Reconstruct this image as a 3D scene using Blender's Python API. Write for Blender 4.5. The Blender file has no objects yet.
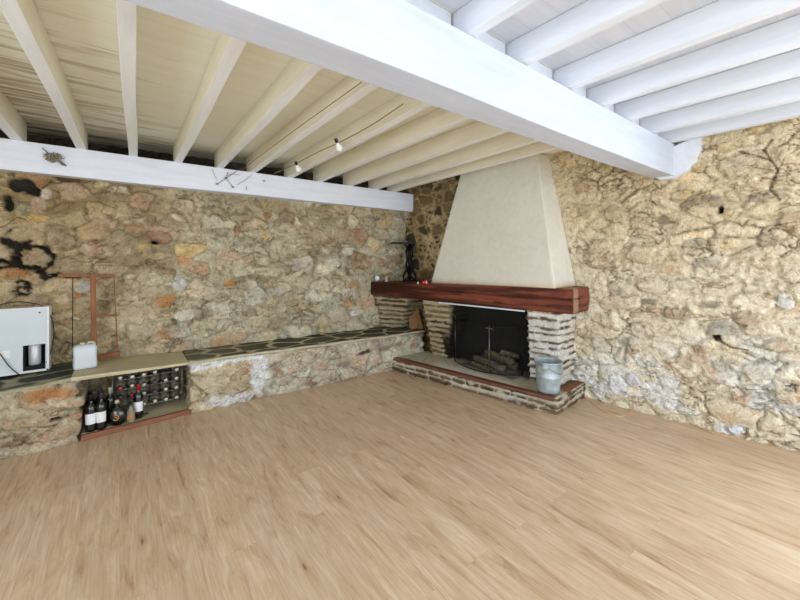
import bpy, math, random
import numpy as np
from mathutils import Vector, Matrix

S = 1.5                      # the eye height in metres; positions below are written in eye heights
random.seed(7)
sc = bpy.context.scene
col = sc.collection

# ------------------------------------------------------------------ camera
cam = bpy.data.cameras.new('camera')
cam.sensor_width = 36.0
cam.lens = 36.0 * 368 / 800
cam.shift_y = -44 / 800
cam.clip_start = 0.05
co = bpy.data.objects.new('camera', cam)
co.location = (0, 0, S)
co.rotation_euler = (math.radians(90), 0, math.radians(-37.32))
col.objects.link(co)
sc.camera = co

# ------------------------------------------------------------------ world, lights, exposure
w = bpy.data.worlds.new('world')
sc.world = w
w.use_nodes = True
bg = w.node_tree.nodes['Background']
bg.inputs[0].default_value = (0.80, 0.90, 1.0, 1)
bg.inputs[1].default_value = 1.0

def area(name, loc, rot, sx, sy, power, color):
    l = bpy.data.lights.new(name, 'AREA')
    l.shape = 'RECTANGLE'; l.size = sx; l.size_y = sy
    l.energy = power; l.color = color
    o = bpy.data.objects.new(name, l)
    o.location = loc; o.rotation_euler = rot
    col.objects.link(o)
    return o
# daylight entering through the glazed opening behind the camera; the left lamp is an added fill
area('daylight_front', (1.75, -3.82, 1.15), (math.radians(90), 0, 0), 4.4, 2.2, 135, (0.80, 0.90, 1.0))
area('fill_left', (-2.72, -0.7, 1.30), (0, math.radians(-90), 0), 1.9, 4.2, 140, (0.82, 0.91, 1.0))

area('fill_right', (4.62, -1.25, 1.15), (0, math.radians(90), math.radians(7.7)), 1.9, 1.5, 130, (0.80, 0.90, 1.0))  # unseen lamp added to brighten the near floor

vs = sc.view_settings
vs.view_transform = 'Standard'
try: vs.look = 'None'
except Exception: pass
vs.gamma = 1.0
vs.use_curve_mapping = False
vs.exposure = 0.17
try:
    sc.cycles.max_bounces = 10
    sc.cycles.diffuse_bounces = 6
except Exception: pass

# ------------------------------------------------------------------ small numeric helpers
def srgb(r, g, b):
    f = lambda c: (c/255/12.92 if c/255 <= 0.04045 else ((c/255+0.055)/1.055)**2.4)
    return (f(r), f(g), f(b))
def C3(*c): return np.array(srgb(*c))
def hsh(ix, iy, k):
    ix = ix.astype(np.int64); iy = iy.astype(np.int64)
    h = (ix*374761393 + iy*668265263 + k*2147483647*3 + 1274126177*k) & 0xFFFFFFFF
    h = ((h ^ (h >> 13)) * 1274126177) & 0xFFFFFFFF
    h = ((h ^ (h >> 16)) * 2246822519) & 0xFFFFFFFF
    h = h ^ (h >> 15)
    return (h & 0xFFFFFF) / float(0x1000000)
def vnoise(x, y, k=0):
    ix = np.floor(x); iy = np.floor(y)
    fx = x-ix; fy = y-iy
    fx = fx*fx*(3-2*fx); fy = fy*fy*(3-2*fy)
    a = hsh(ix, iy, k); b = hsh(ix+1, iy, k); c = hsh(ix, iy+1, k); d = hsh(ix+1, iy+1, k)
    return (a*(1-fx)+b*fx)*(1-fy) + (c*(1-fx)+d*fx)*fy
def fbm(x, y, k=0, o=4):
    s = 0; a = 0.5; t = 0
    for i in range(o):
        s = s + a*vnoise(x*2**i, y*2**i, k+i*17); t += a; a *= 0.5
    return s/t
def sstep(a, b, x):
    t = np.clip((x-a)/(b-a), 0, 1)
    return t*t*(3-2*t)
def voronoi(u, v, k, jit=0.9, wt=0.25):
    """distance to the nearest border (approx.), cell id pair"""
    iu = np.floor(u); iv = np.floor(v)
    f1 = np.full(u.shape, 9.0); f2 = np.full(u.shape, 9.0)
    cu = np.zeros(u.shape); cv = np.zeros(u.shape)
    for du in (-2, -1, 0, 1, 2):
        for dv in (-2, -1, 0, 1, 2):
            a = iu+du; b = iv+dv
            px = a+0.5+(hsh(a, b, k)-0.5)*jit; py = b+0.5+(hsh(a, b, k+5)-0.5)*jit
            d = np.sqrt((u-px)**2+(v-py)**2) - wt*hsh(a, b, k+9)
            near = d < f1
            f2 = np.where(near, f1, np.minimum(f2, d))
            cu = np.where(near, a, cu); cv = np.where(near, b, cv)
            f1 = np.where(near, d, f1)
    return f2-f1, cu, cv
def pick(pal, r):
    """palette pick: pal = [(weight, colour)], r in 0..1"""
    wts = np.array([p[0] for p in pal], float); c = np.cumsum(wts)/wts.sum()
    idx = np.searchsorted(c, r.ravel()).clip(0, len(pal)-1)
    return np.array([p[1] for p in pal])[idx].reshape(r.shape+(3,))
def mix(a, b, t): return a*(1-t[..., None]) + b*t[..., None]

# the camera's rays, used only to read positions on the walls
A37 = math.radians(37.32); SN, CS = math.sin(A37), math.cos(A37)
def ray(px, py):
    u = (px-400)/368.0; v = (256-py)/368.0
    return SN+CS*u, CS-SN*u, v
def on_back(px, py, Y=3.0):
    x, y, v = ray(px, py); d = Y/y
    return x*d, Y, 1+v*d
def on_right(px, py):
    x, y, v = ray(px, py); d = 2.795/(x+0.135*y)
    return x*d, y*d, 1+v*d
WY = lambda Y: 2.795-0.135*Y        # right wall X at a given Y
RL = math.hypot(0.135, 1)           # length per unit Y along the right wall

# ------------------------------------------------------------------ materials
def newmat(name):
    m = bpy.data.materials.new(name); m.use_nodes = True
    return m, m.node_tree, m.node_tree.nodes['Principled BSDF']
def N(t, typ, **kw):
    n = t.nodes.new(typ)
    for k, v in kw.items():
        if k.startswith('i_'):
            key = k[2:]
            n.inputs[int(key) if key.isdigit() else key.replace('_', ' ')].default_value = v
        else: setattr(n, k, v)
    return n
def ramp(t, stops):
    r = t.nodes.new('ShaderNodeValToRGB'); e = r.color_ramp.elements
    while len(e) < len(stops): e.new(0.5)
    for i, (p, c) in enumerate(stops):
        e[i].position = p; e[i].color = tuple(c)+(1,) if len(c) == 3 else c
    return r
def plain(name, rgb, rough=0.5, metal=0.0, var=0.06, scale=8, bump=0.0, spec=0.5, stretch=(1, 1, 1), trans=0.0, alpha=1.0):
    """procedural material: base colour broken up by noise"""
    m, t, b = newmat(name)
    tc = N(t, 'ShaderNodeTexCoord'); mp = N(t, 'ShaderNodeMapping'); mp.inputs['Scale'].default_value = stretch
    no = N(t, 'ShaderNodeTexNoise'); no.inputs['Scale'].default_value = scale; no.inputs['Detail'].default_value = 5
    t.links.new(tc.outputs['Object'], mp.inputs[0]); t.links.new(mp.outputs[0], no.inputs['Vector'])
    c = srgb(*rgb)
    r = ramp(t, [(0.3, [x*(1-var*2.2) for x in c]), (0.7, [min(1, x*(1+var)) for x in c])])
    t.links.new(no.outputs['Fac'], r.inputs[0]); t.links.new(r.outputs[0], b.inputs['Base Color'])
    b.inputs['Roughness'].default_value = rough; b.inputs['Metallic'].default_value = metal
    b.inputs['Specular IOR Level'].default_value = spec
    b.inputs['Transmission Weight'].default_value = trans
    b.inputs['Alpha'].default_value = alpha
    if bump:
        bp = N(t, 'ShaderNodeBump'); bp.inputs['Strength'].default_value = bump; bp.inputs['Distance'].default_value = 0.01
        t.links.new(no.outputs['Fac'], bp.inputs['Height']); t.links.new(bp.outputs[0], b.inputs['Normal'])
    return m
def stone_mat(name, rough=0.85, bump=0.5, scale=60, crev=0.0, lo=0.80, hi=1.12):
    m, t, b = newmat(name)
    at = N(t, 'ShaderNodeAttribute', attribute_name='Col')
    tc = N(t, 'ShaderNodeTexCoord')
    def noise(sc_, det, dist=0.0, st=(1, 1, 1), rg=0.6):
        mp = N(t, 'ShaderNodeMapping'); mp.inputs['Scale'].default_value = st
        n = N(t, 'ShaderNodeTexNoise'); n.inputs['Scale'].default_value = sc_; n.inputs['Detail'].default_value = det
        n.inputs['Distortion'].default_value = dist; n.inputs['Roughness'].default_value = rg
        t.links.new(tc.outputs['Object'], mp.inputs[0]); t.links.new(mp.outputs[0], n.inputs['Vector']); return n
    def mul(x, y, f=1.0):
        mx = N(t, 'ShaderNodeMix', data_type='RGBA', blend_type='MULTIPLY'); mx.inputs[0].default_value = f
        t.links.new(x, mx.inputs[6]); t.links.new(y, mx.inputs[7]); return mx.outputs[2]
    n1 = noise(scale, 6, 0, rg=0.65)
    r = ramp(t, [(0.3, (lo, lo*0.99, lo*0.97)), (0.55, (1.0, 1.0, 1.0)), (0.75, (hi, hi, hi))])
    t.links.new(n1.outputs['Fac'], r.inputs[0])
    c = mul(at.outputs['Color'], r.outputs[0])
    height = n1.outputs['Fac']
    if crev:
        # blotchy weathering
        n2 = noise(17, 5, 0.6, rg=0.72)
        r2 = ramp(t, [(0.32, (0.52, 0.45, 0.37)), (0.45, (0.93, 0.90, 0.86)), (0.60, (1.12, 1.12, 1.11)), (0.72, (1.34, 1.36, 1.38))])
        t.links.new(n2.outputs['Fac'], r2.inputs[0]); c = mul(c, r2.outputs[0], 0.95)
        # hair cracks and pits, darkened in patches
        n3 = noise(4.0, 3, 0.5, st=(0.75, 0.75, 1.35), rg=0.62)
        sb = N(t, 'ShaderNodeMath', operation='SUBTRACT'); sb.inputs[1].default_value = 0.5; t.links.new(n3.outputs['Fac'], sb.inputs[0])
        ab = N(t, 'ShaderNodeMath', operation='ABSOLUTE'); t.links.new(sb.outputs[0], ab.inputs[0])
        n4 = noise(3.3, 3)
        r4 = ramp(t, [(0.44, (1, 1, 1)), (0.56, (0, 0, 0))]); t.links.new(n4.outputs['Fac'], r4.inputs[0])
        ad = N(t, 'ShaderNodeMath', operation='MULTIPLY_ADD'); ad.inputs[1].default_value = 0.06; t.links.new(r4.outputs[0], ad.inputs[0]); t.links.new(ab.outputs[0], ad.inputs[2])
        r3 = ramp(t, [(0.0, (0.34, 0.25, 0.17)), (0.008, (0.62, 0.52, 0.42)), (0.022, (1, 1, 1))]); t.links.new(ad.outputs[0], r3.inputs[0])
        c = mul(c, r3.outputs[0], crev)
        s1 = N(t, 'ShaderNodeMath', operation='MULTIPLY_ADD'); s1.inputs[1].default_value = 1.6; t.links.new(n2.outputs['Fac'], s1.inputs[0]); t.links.new(n1.outputs['Fac'], s1.inputs[2])
        mn = N(t, 'ShaderNodeMath', operation='MINIMUM'); mn.inputs[1].default_value = 0.03; t.links.new(ad.outputs[0], mn.inputs[0])
        s2 = N(t, 'ShaderNodeMath', operation='MULTIPLY_ADD'); s2.inputs[1].default_value = 18.0; t.links.new(mn.outputs[0], s2.inputs[0]); t.links.new(s1.outputs[0], s2.inputs[2])
        height = s2.outputs[0]
    t.links.new(c, b.inputs['Base Color'])
    b.inputs['Roughness'].default_value = rough; b.inputs['Specular IOR Level'].default_value = 0.2
    bp = N(t, 'ShaderNodeBump'); bp.inputs['Strength'].default_value = bump; bp.inputs['Distance'].default_value = 0.014
    t.links.new(height, bp.inputs['Height']); t.links.new(bp.outputs[0], b.inputs['Normal'])
    return m
def wood_mat(name, c1, c2, along='X', rough=0.5, scale=3.0, bump=0.2, streak=16):
    m, t, b = newmat(name)
    tc = N(t, 'ShaderNodeTexCoord'); mp = N(t, 'ShaderNodeMapping')
    st = {'X': (1, streak, streak), 'Y': (streak, 1, streak), 'Z': (streak, streak, 1)}[along]
    mp.inputs['Scale'].default_value = st
    no = N(t, 'ShaderNodeTexNoise'); no.inputs['Scale'].default_value = scale; no.inputs['Detail'].default_value = 8
    no.inputs['Roughness'].default_value = 0.6
    t.links.new(tc.outputs['Object'], mp.inputs[0]); t.links.new(mp.outputs[0], no.inputs['Vector'])
    r = ramp(t, [(0.35, srgb(*c1)), (0.65, srgb(*c2))])
    t.links.new(no.outputs['Fac'], r.inputs[0]); t.links.new(r.outputs[0], b.inputs['Base Color'])
    b.inputs['Roughness'].default_value = rough; b.inputs['Specular IOR Level'].default_value = 0.3
    bp = N(t, 'ShaderNodeBump'); bp.inputs['Strength'].default_value = bump; bp.inputs['Distance'].default_value = 0.006
    t.links.new(no.outputs['Fac'], bp.inputs['Height']); t.links.new(bp.outputs[0], b.inputs['Normal'])
    return m

def floor_mat():
    m, t, b = newmat('oak_laminate')
    tc = N(t, 'ShaderNodeTexCoord')
    sep = N(t, 'ShaderNodeSeparateXYZ'); t.links.new(tc.outputs['Object'], sep.inputs[0])
    cmb = N(t, 'ShaderNodeCombineXYZ'); t.links.new(sep.outputs['Y'], cmb.inputs['X']); t.links.new(sep.outputs['X'], cmb.inputs['Y'])
    br = N(t, 'ShaderNodeTexBrick'); br.offset = 0.37
    br.inputs['Scale'].default_value = 1; br.inputs['Brick Width'].default_value = 1.22; br.inputs['Row Height'].default_value = 0.19
    br.inputs['Mortar Size'].default_value = 0.0011; br.inputs['Mortar Smooth'].default_value = 0.3
    br.inputs['Color1'].default_value = (0, 0, 0, 1); br.inputs['Color2'].default_value = (1, 1, 1, 1); br.inputs['Mortar'].default_value = (0.5, 0.5, 0.5, 1)
    t.links.new(cmb.outputs[0], br.inputs['Vector'])
    # grain, offset per plank
    off = N(t, 'ShaderNodeVectorMath', operation='MULTIPLY'); off.inputs[1].default_value = (7.3, 3.1, 5.7)
    t.links.new(br.outputs['Color'], off.inputs[0])
    add = N(t, 'ShaderNodeVectorMath', operation='ADD'); t.links.new(tc.outputs['Object'], add.inputs[0]); t.links.new(off.outputs[0], add.inputs[1])
    mp = N(t, 'ShaderNodeMapping'); mp.inputs['Scale'].default_value = (10, 1.7, 1); t.links.new(add.outputs[0], mp.inputs[0])
    g1 = N(t, 'ShaderNodeTexNoise'); g1.inputs['Scale'].default_value = 1.6; g1.inputs['Detail'].default_value = 7; g1.inputs['Roughness'].default_value = 0.62
    g1.inputs['Distortion'].default_value = 0.9
    t.links.new(mp.outputs[0], g1.inputs['Vector'])
    mp2 = N(t, 'ShaderNodeMapping'); mp2.inputs['Scale'].default_value = (60, 2.5, 1); t.links.new(add.outputs[0], mp2.inputs[0])
    g2 = N(t, 'ShaderNodeTexNoise'); g2.inputs['Scale'].default_value = 2.0; g2.inputs['Detail'].default_value = 4; t.links.new(mp2.outputs[0], g2.inputs['Vector'])
    base = ramp(t, [(0.25, srgb(164, 131, 98)), (0.42, srgb(202, 173, 141)), (0.6, srgb(215, 191, 162)), (0.8, srgb(229, 212, 190))])
    t.links.new(g1.outputs['Fac'], base.inputs[0])
    fine = ramp(t, [(0.3, (0.86, 0.84, 0.82)), (0.7, (1.05, 1.05, 1.05))]); t.links.new(g2.outputs['Fac'], fine.inputs[0])
    m1 = N(t, 'ShaderNodeMix', data_type='RGBA', blend_type='MULTIPLY'); m1.inputs[0].default_value = 1
    t.links.new(base.outputs[0], m1.inputs[6]); t.links.new(fine.outputs[0], m1.inputs[7])
    # plank tone
    tone = ramp(t, [(0.0, (0.94, 0.93, 0.92)), (1.0, (1.03, 1.03, 1.03))]); t.links.new(br.outputs['Color'], tone.inputs[0])
    m2 = N(t, 'ShaderNodeMix', data_type='RGBA', blend_type='MULTIPLY'); m2.inputs[0].default_value = 1
    t.links.new(m1.outputs[2], m2.inputs[6]); t.links.new(tone.outputs[0], m2.inputs[7])
    # knots: rare stretched voronoi spots
    mp3 = N(t, 'ShaderNodeMapping'); mp3.inputs['Scale'].default_value = (7.5, 1.9, 1); t.links.new(add.outputs[0], mp3.inputs[0])
    vo = N(t, 'ShaderNodeTexVoronoi'); vo.inputs['Scale'].default_value = 0.95; t.links.new(mp3.outputs[0], vo.inputs['Vector'])
    kn = ramp(t, [(0.0, (0.30, 0.20, 0.13)), (0.03, (0.46, 0.34, 0.24)), (0.06, (0.82, 0.74, 0.66)), (0.20, (0.97, 0.96, 0.95)), (0.3, (1, 1, 1))]); t.links.new(vo.outputs['Distance'], kn.inputs[0])
    m3 = N(t, 'ShaderNodeMix', data_type='RGBA', blend_type='MULTIPLY'); m3.inputs[0].default_value = 0.9
    t.links.new(m2.outputs[2], m3.inputs[6]); t.links.new(kn.outputs[0], m3.inputs[7])
    # joints
    m4 = N(t, 'ShaderNodeMix', data_type='RGBA', blend_type='MULTIPLY'); m4.inputs[7].default_value = (0.92, 0.89, 0.86, 1)
    t.links.new(br.outputs['Fac'], m4.inputs[0]); t.links.new(m3.outputs[2], m4.inputs[6])
    t.links.new(m4.outputs[2], b.inputs['Base Color'])
    b.inputs['Roughness'].default_value = 0.36; b.inputs['Specular IOR Level'].default_value = 0.7
    bp = N(t, 'ShaderNodeBump'); bp.inputs['Strength'].default_value = 0.08; bp.inputs['Distance'].default_value = 0.003
    t.links.new(g2.outputs['Fac'], bp.inputs['Height']); t.links.new(bp.outputs[0], b.inputs['Normal'])
    return m

def paint_mat(name, c1, c2, stain=None, along='X', gap=None):
    """brushed paint on boards; optional brown water stains near the back left"""
    m, t, b = newmat(name)
    tc = N(t, 'ShaderNodeTexCoord')
    mp = N(t, 'ShaderNodeMapping'); mp.inputs['Scale'].default_value = (0.8, 7, 7) if along == 'X' else (7, 0.8, 7)
    t.links.new(tc.outputs['Object'], mp.inputs[0])
    no = N(t, 'ShaderNodeTexNoise'); no.inputs['Scale'].default_value = 2.4; no.inputs['Detail'].default_value = 8; no.inputs['Roughness'].default_value = 0.65
    t.links.new(mp.outputs[0], no.inputs['Vector'])
    r = ramp(t, [(0.3, srgb(*c1)), (0.65, srgb(*c2))]); t.links.new(no.outputs['Fac'], r.inputs[0])
    last = r.outputs[0]
    sep = N(t, 'ShaderNodeSeparateXYZ'); t.links.new(tc.outputs['Object'], sep.inputs[0])
    if gap:     # board joints every `gap` metres across Y
        dv = N(t, 'ShaderNodeMath', operation='DIVIDE'); dv.inputs[1].default_value = gap; t.links.new(sep.outputs['Y'], dv.inputs[0])
        fr = N(t, 'ShaderNodeMath', operation='FRACT'); t.links.new(dv.outputs[0], fr.inputs[0])
        rr = ramp(t, [(0.0, (0.45, 0.40, 0.33)), (0.018, (1, 1, 1))]); t.links.new(fr.outputs[0], rr.inputs[0])
        mm = N(t, 'ShaderNodeMix', data_type='RGBA', blend_type='MULTIPLY'); mm.inputs[0].default_value = 0.55
        t.links.new(last, mm.inputs[6]); t.links.new(rr.outputs[0], mm.inputs[7]); last = mm.outputs[2]
    if stain:
        # brown streaks: stronger towards the far-left corner of the ceiling
        mp2 = N(t, 'ShaderNodeMapping'); mp2.inputs['Scale'].default_value = (0.9, 9, 3); t.links.new(tc.outputs['Object'], mp2.inputs[0])
        n2 = N(t, 'ShaderNodeTexNoise'); n2.inputs['Scale'].default_value = 1.5; n2.inputs['Detail'].default_value = 6; n2.inputs['Distortion'].default_value = 0.8
        t.links.new(mp2.outputs[0], n2.inputs['Vector'])
        a1 = N(t, 'ShaderNodeMapRange'); a1.inputs['From Min'].default_value = 1.9; a1.inputs['From Max'].default_value = 4.4; a1.inputs['To Max'].default_value = 0.22
        t.links.new(sep.outputs['Y'], a1.inputs['Value'])
        a2 = N(t, 'ShaderNodeMapRange'); a2.inputs['From Min'].default_value = 1.1; a2.inputs['From Max'].default_value = -0.6; a2.inputs['To Min'].default_value = -0.22; a2.inputs['To Max'].default_value = 0.12
        t.links.new(sep.outputs['X'], a2.inputs['Value'])
        s1 = N(t, 'ShaderNodeMath', operation='ADD'); t.links.new(a1.outputs[0], s1.inputs[0]); t.links.new(a2.outputs[0], s1.inputs[1])
        s2 = N(t, 'ShaderNodeMath', operation='ADD'); t.links.new(s1.outputs[0], s2.inputs[0]); t.links.new(n2.outputs['Fac'], s2.inputs[1])
        r2 = ramp(t, [(0.66, (0, 0, 0)), (0.98, (1, 1, 1))]); t.links.new(s2.outputs[0], r2.inputs[0])
        mm = N(t, 'ShaderNodeMix', data_type='RGBA'); mm.inputs[7].default_value = srgb(*stain)+(1,)
        t.links.new(r2.outputs[0], mm.inputs[0]); t.links.new(last, mm.inputs[6]); last = mm.outputs[2]
    t.links.new(last, b.inputs['Base Color'])
    b.inputs['Roughness'].default_value = 0.6; b.inputs['Specular IOR Level'].default_value = 0.25
    bp = N(t, 'ShaderNodeBump'); bp.inputs['Strength'].default_value = 0.15; bp.inputs['Distance'].default_value = 0.006
    t.links.new(no.outputs['Fac'], bp.inputs['Height']); t.links.new(bp.outputs[0], b.inputs['Normal'])
    return m

M = {}
M['floor'] = floor_mat()
M['stone'] = stone_mat('rubble_stone', 0.85, 1.0, 70, 0.7, 0.70, 1.24)
M['ashstone'] = stone_mat('ash_grey')
M['schist'] = stone_mat('schist_stone', 0.75, 0.7, 60, 0.0, 0.62, 1.25)
M['slate'] = stone_mat('slate_slab', 0.6, 0.15, 40)
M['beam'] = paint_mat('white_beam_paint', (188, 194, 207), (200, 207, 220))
M['beam_back'] = paint_mat('lightened_wall_beam_paint', (222, 226, 240), (234, 238, 250))  # same paint as the main beam, lightened because it stands farther from the windows
M['joist_side'] = paint_mat('shaded_joist_paint', (224, 217, 194), (236, 230, 212), along='Y')  # joist sides: shade put into the paint as a yellower tone
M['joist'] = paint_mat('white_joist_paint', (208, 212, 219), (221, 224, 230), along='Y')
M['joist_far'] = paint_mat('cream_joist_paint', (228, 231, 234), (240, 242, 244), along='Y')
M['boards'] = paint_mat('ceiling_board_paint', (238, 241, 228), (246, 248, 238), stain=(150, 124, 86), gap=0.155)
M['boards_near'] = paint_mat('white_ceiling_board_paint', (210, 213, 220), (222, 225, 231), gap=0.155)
M['plaster'] = plain('hood_plaster', (236, 230, 212), 0.8, var=0.03, scale=5, bump=0.25)
M['white_plaster'] = plain('white_plaster', (214, 217, 223), 0.8, var=0.03, scale=20, bump=0.4)
M['mantel'] = wood_mat('red_stained_beam', (96, 38, 22), (150, 66, 40), 'Y', 0.45, 2.2, 0.5, 12)
M['trimwood'] = wood_mat('brown_edging_wood', (84, 54, 42), (122, 82, 62), 'Y', 0.55, 3)
M['sillwood'] = wood_mat('niche_sill_wood', (112, 72, 52), (144, 98, 72), 'X', 0.55, 3)
M['plank'] = wood_mat('pale_plank_wood', (176, 164, 134), (202, 192, 164), 'X', 0.6, 2.5)
M['orangewood'] = wood_mat('orange_board_wood', (122, 84, 50), (158, 114, 70), 'Z', 0.6, 3)
M['framewood'] = wood_mat('old_red_brown_wood', (122, 78, 52), (154, 104, 70), 'Z', 0.7, 4)
M['soot'] = plain('soot', (22, 20, 18), 0.9, var=0.2, scale=12, bump=0.6)
M['iron'] = plain('black_iron', (24, 24, 26), 0.45, 0.6, 0.1)
M['meshwire'] = plain('black_wire', (40, 40, 42), 0.5, 0.4, 0.1)
M['hinge'] = plain('dull_steel', (120, 120, 118), 0.4, 0.7, 0.1)
M['galv'] = plain('galvanised_steel', (176, 190, 196), 0.45, 0.35, 0.16, 14, 0.1)
M['whitemetal'] = plain('white_enamel', (205, 215, 222), 0.4, 0.0, 0.03, 4)
M['label'] = plain('paper_label', (232, 232, 236), 0.7, 0.0, 0.05, 60)
M['tanlabel'] = plain('tan_label', (176, 130, 88), 0.7, 0.0, 0.1, 60)
M['gold'] = plain('gold_foil', (206, 140, 70), 0.4, 0.3, 0.1, 40)
M['cable'] = plain('black_cable', (28, 26, 24), 0.5, 0.0, 0.1)
M['browncable'] = plain('brown_cable', (150, 124, 80), 0.6, 0.0, 0.1)
M['tancable'] = plain('tan_cable', (206, 168, 118), 0.5, 0.0, 0.06)
M['hdpe'] = plain('translucent_white_plastic', (214, 222, 228), 0.35, 0.0, 0.03, 5, trans=0.12)
M['hdpe_old'] = plain('yellowed_plastic', (206, 200, 176), 0.35, 0.0, 0.03, 5)
M['glass_dark'] = plain('dark_bottle_glass', (20, 20, 18), 0.12, 0.0, 0.1, spec=0.7)
M['glass_green'] = plain('lightened_green_glass', (136, 134, 112), 0.5, 0.0, 0.25, 30, spec=0.5)  # both rack glasses paled to carry the light on the bottle shoulders
M['glass_brown'] = plain('lightened_brown_glass', (134, 106, 94), 0.5, 0.0, 0.25, 30, spec=0.5)
M['cap_silver'] = plain('pale_capsule', (196, 188, 168), 0.35, 0.2, 0.1)
M['cap_red'] = plain('red_capsule', (170, 34, 46), 0.35, 0.1, 0.1)
M['cap_purple'] = plain('purple_capsule', (74, 46, 66), 0.35, 0.1, 0.1)
M['cap_black'] = plain('black_capsule', (30, 28, 30), 0.35, 0.1, 0.1)
M['rackwire'] = plain('rack_steel', (168, 170, 170), 0.35, 0.6, 0.08)
M['redtin'] = plain('red_tin', (196, 44, 44), 0.4, 0.1, 0.08)
M['chrome'] = plain('bright_metal', (210, 206, 200), 0.2, 0.8, 0.05)
M['compressor'] = plain('grey_compressor', (196, 196, 200), 0.35, 0.3, 0.08)
M['ash'] = plain('grey_ash', (150, 142, 130), 0.95, 0.0, 0.3, 30, 0.8)
M['log'] = wood_mat('charred_log', (74, 62, 50), (140, 124, 102), 'X', 0.9, 3, 0.8)
M['twig'] = plain('dry_twig', (116, 112, 92), 0.8, 0.0, 0.2, 30)
M['dried'] = plain('dried_flower', (158, 148, 124), 0.9, 0.0, 0.3, 60, 0.8)
M['bulbglass'] = plain('bulb_glass', (236, 240, 236), 0.15, 0.0, 0.02)
M['window_wood'] = plain('window_paint', (230, 230, 228), 0.5)

# ------------------------------------------------------------------ mesh builder
class MB:
    def __init__(s): s.v = []; s.f = []; s.sm = []
    def add(s, vs, fs, smooth=False):
        b = len(s.v); s.v += [tuple(p) for p in vs]; s.f += [tuple(i+b for i in f) for f in fs]; s.sm += [smooth]*len(fs)
        return s
    def box(s, x0, x1, y0, y1, z0, z1):
        v = [(x0,y0,z0),(x1,y0,z0),(x1,y1,z0),(x0,y1,z0),(x0,y0,z1),(x1,y0,z1),(x1,y1,z1),(x0,y1,z1)]
        return s.add(v, [(0,3,2,1),(4,5,6,7),(0,1,5,4),(1,2,6,5),(2,3,7,6),(3,0,4,7)])
    def hexa(s, v):   # 8 points: bottom ring then top ring, counter-clockwise from above
        return s.add(v, [(0,3,2,1),(4,5,6,7),(0,1,5,4),(1,2,6,5),(2,3,7,6),(3,0,4,7)])
    def bar(s, a, b, w, h, up=(0,0,1)):
        a = Vector(a); b = Vector(b); d = (b-a).normalized(); up = Vector(up)
        if abs(d.dot(up)) > 0.98: up = Vector((0,1,0))
        x = d.cross(up).normalized(); y = x.cross(d)
        v = [p+x*i*w/2+y*j*h/2 for p in (a, b) for i, j in ((-1,-1),(1,-1),(1,1),(-1,1))]
        return s.add(v, [(0,1,2,3),(7,6,5,4),(0,4,5,1),(1,5,6,2),(2,6,7,3),(3,7,4,0)])
    def tube(s, pts, r, n=8, closed=False):
        pts = [Vector(p) for p in pts]; vs = []; L = len(pts)
        rr = r if isinstance(r, (list, tuple)) else [r]*L
        prev = None
        for i, p in enumerate(pts):
            if closed: d = pts[(i+1) % L]-pts[i-1]
            else: d = pts[min(i+1, L-1)]-pts[max(i-1, 0)]
            d.normalize()
            if prev is None:
                x = d.orthogonal().normalized()
            else:
                x = (prev-d*prev.dot(d)).normalized()
            prev = x; y = d.cross(x)
            vs += [p+x*math.cos(2*math.pi*k/n)*rr[i]+y*math.sin(2*math.pi*k/n)*rr[i] for k in range(n)]
        fs = []
        for i in range(L if closed else L-1):
            j = (i+1) % L
            fs += [(i*n+k, i*n+(k+1) % n, j*n+(k+1) % n, j*n+k) for k in range(n)]
        if not closed: fs += [tuple(range(n-1, -1, -1)), tuple((L-1)*n+k for k in range(n))]
        return s.add(vs, fs, True)
    def lathe(s, prof, n=20, mat=Matrix.Identity(4), arc=None, sx=1, sy=1):
        """prof: [(r,z)]; arc=(a0,a1) makes an open strip"""
        vs = []; a0, a1 = arc if arc else (0, 2*math.pi); m = n+1 if arc else n
        for r, z in prof:
            for k in range(m):
                a = a0+(a1-a0)*k/n
                vs.append(mat @ Vector((r*math.cos(a)*sx, r*math.sin(a)*sy, z)))
        fs = []
        for i in range(len(prof)-1):
            for k in range(n):
                k2 = k+1 if arc else (k+1) % n
                fs.append((i*m+k, i*m+k2, (i+1)*m+k2, (i+1)*m+k))
        if not arc:
            if prof[0][0] > 1e-5: fs.append(tuple(range(m-1, -1, -1)))
            if prof[-1][0] > 1e-5: fs.append(tuple((len(prof)-1)*m+k for k in range(m)))
        return s.add(vs, fs, True)
    def prism(s, poly, z0, z1):
        n = len(poly); v = [(x, y, z0) for x, y in poly]+[(x, y, z1) for x, y in poly]
        return s.add(v, [tuple(range(n-1, -1, -1)), tuple(range(n, 2*n))]+[(i, (i+1) % n, (i+1) % n+n, i+n) for i in range(n)])
    def build(s, name, mat, parent=None, bevel=0.0, sub=0):
        me = bpy.data.meshes.new(name); me.from_pydata(s.v, [], s.f); me.materials.append(mat)
        me.polygons.foreach_set('use_smooth', s.sm); me.update()
        o = bpy.data.objects.new(name, me); col.objects.link(o)
        if parent is not None:
            o.parent = parent
            if parent.type == 'MESH' or parent.location.length > 0:
                pass
        if bevel:
            b = o.modifiers.new('bevel', 'BEVEL'); b.width = bevel; b.segments = 2; b.limit_method = 'ANGLE'; b.angle_limit = math.radians(40)
        if sub:
            b = o.modifiers.new('sub', 'SUBSURF'); b.levels = sub; b.render_levels = sub
        return o

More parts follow.
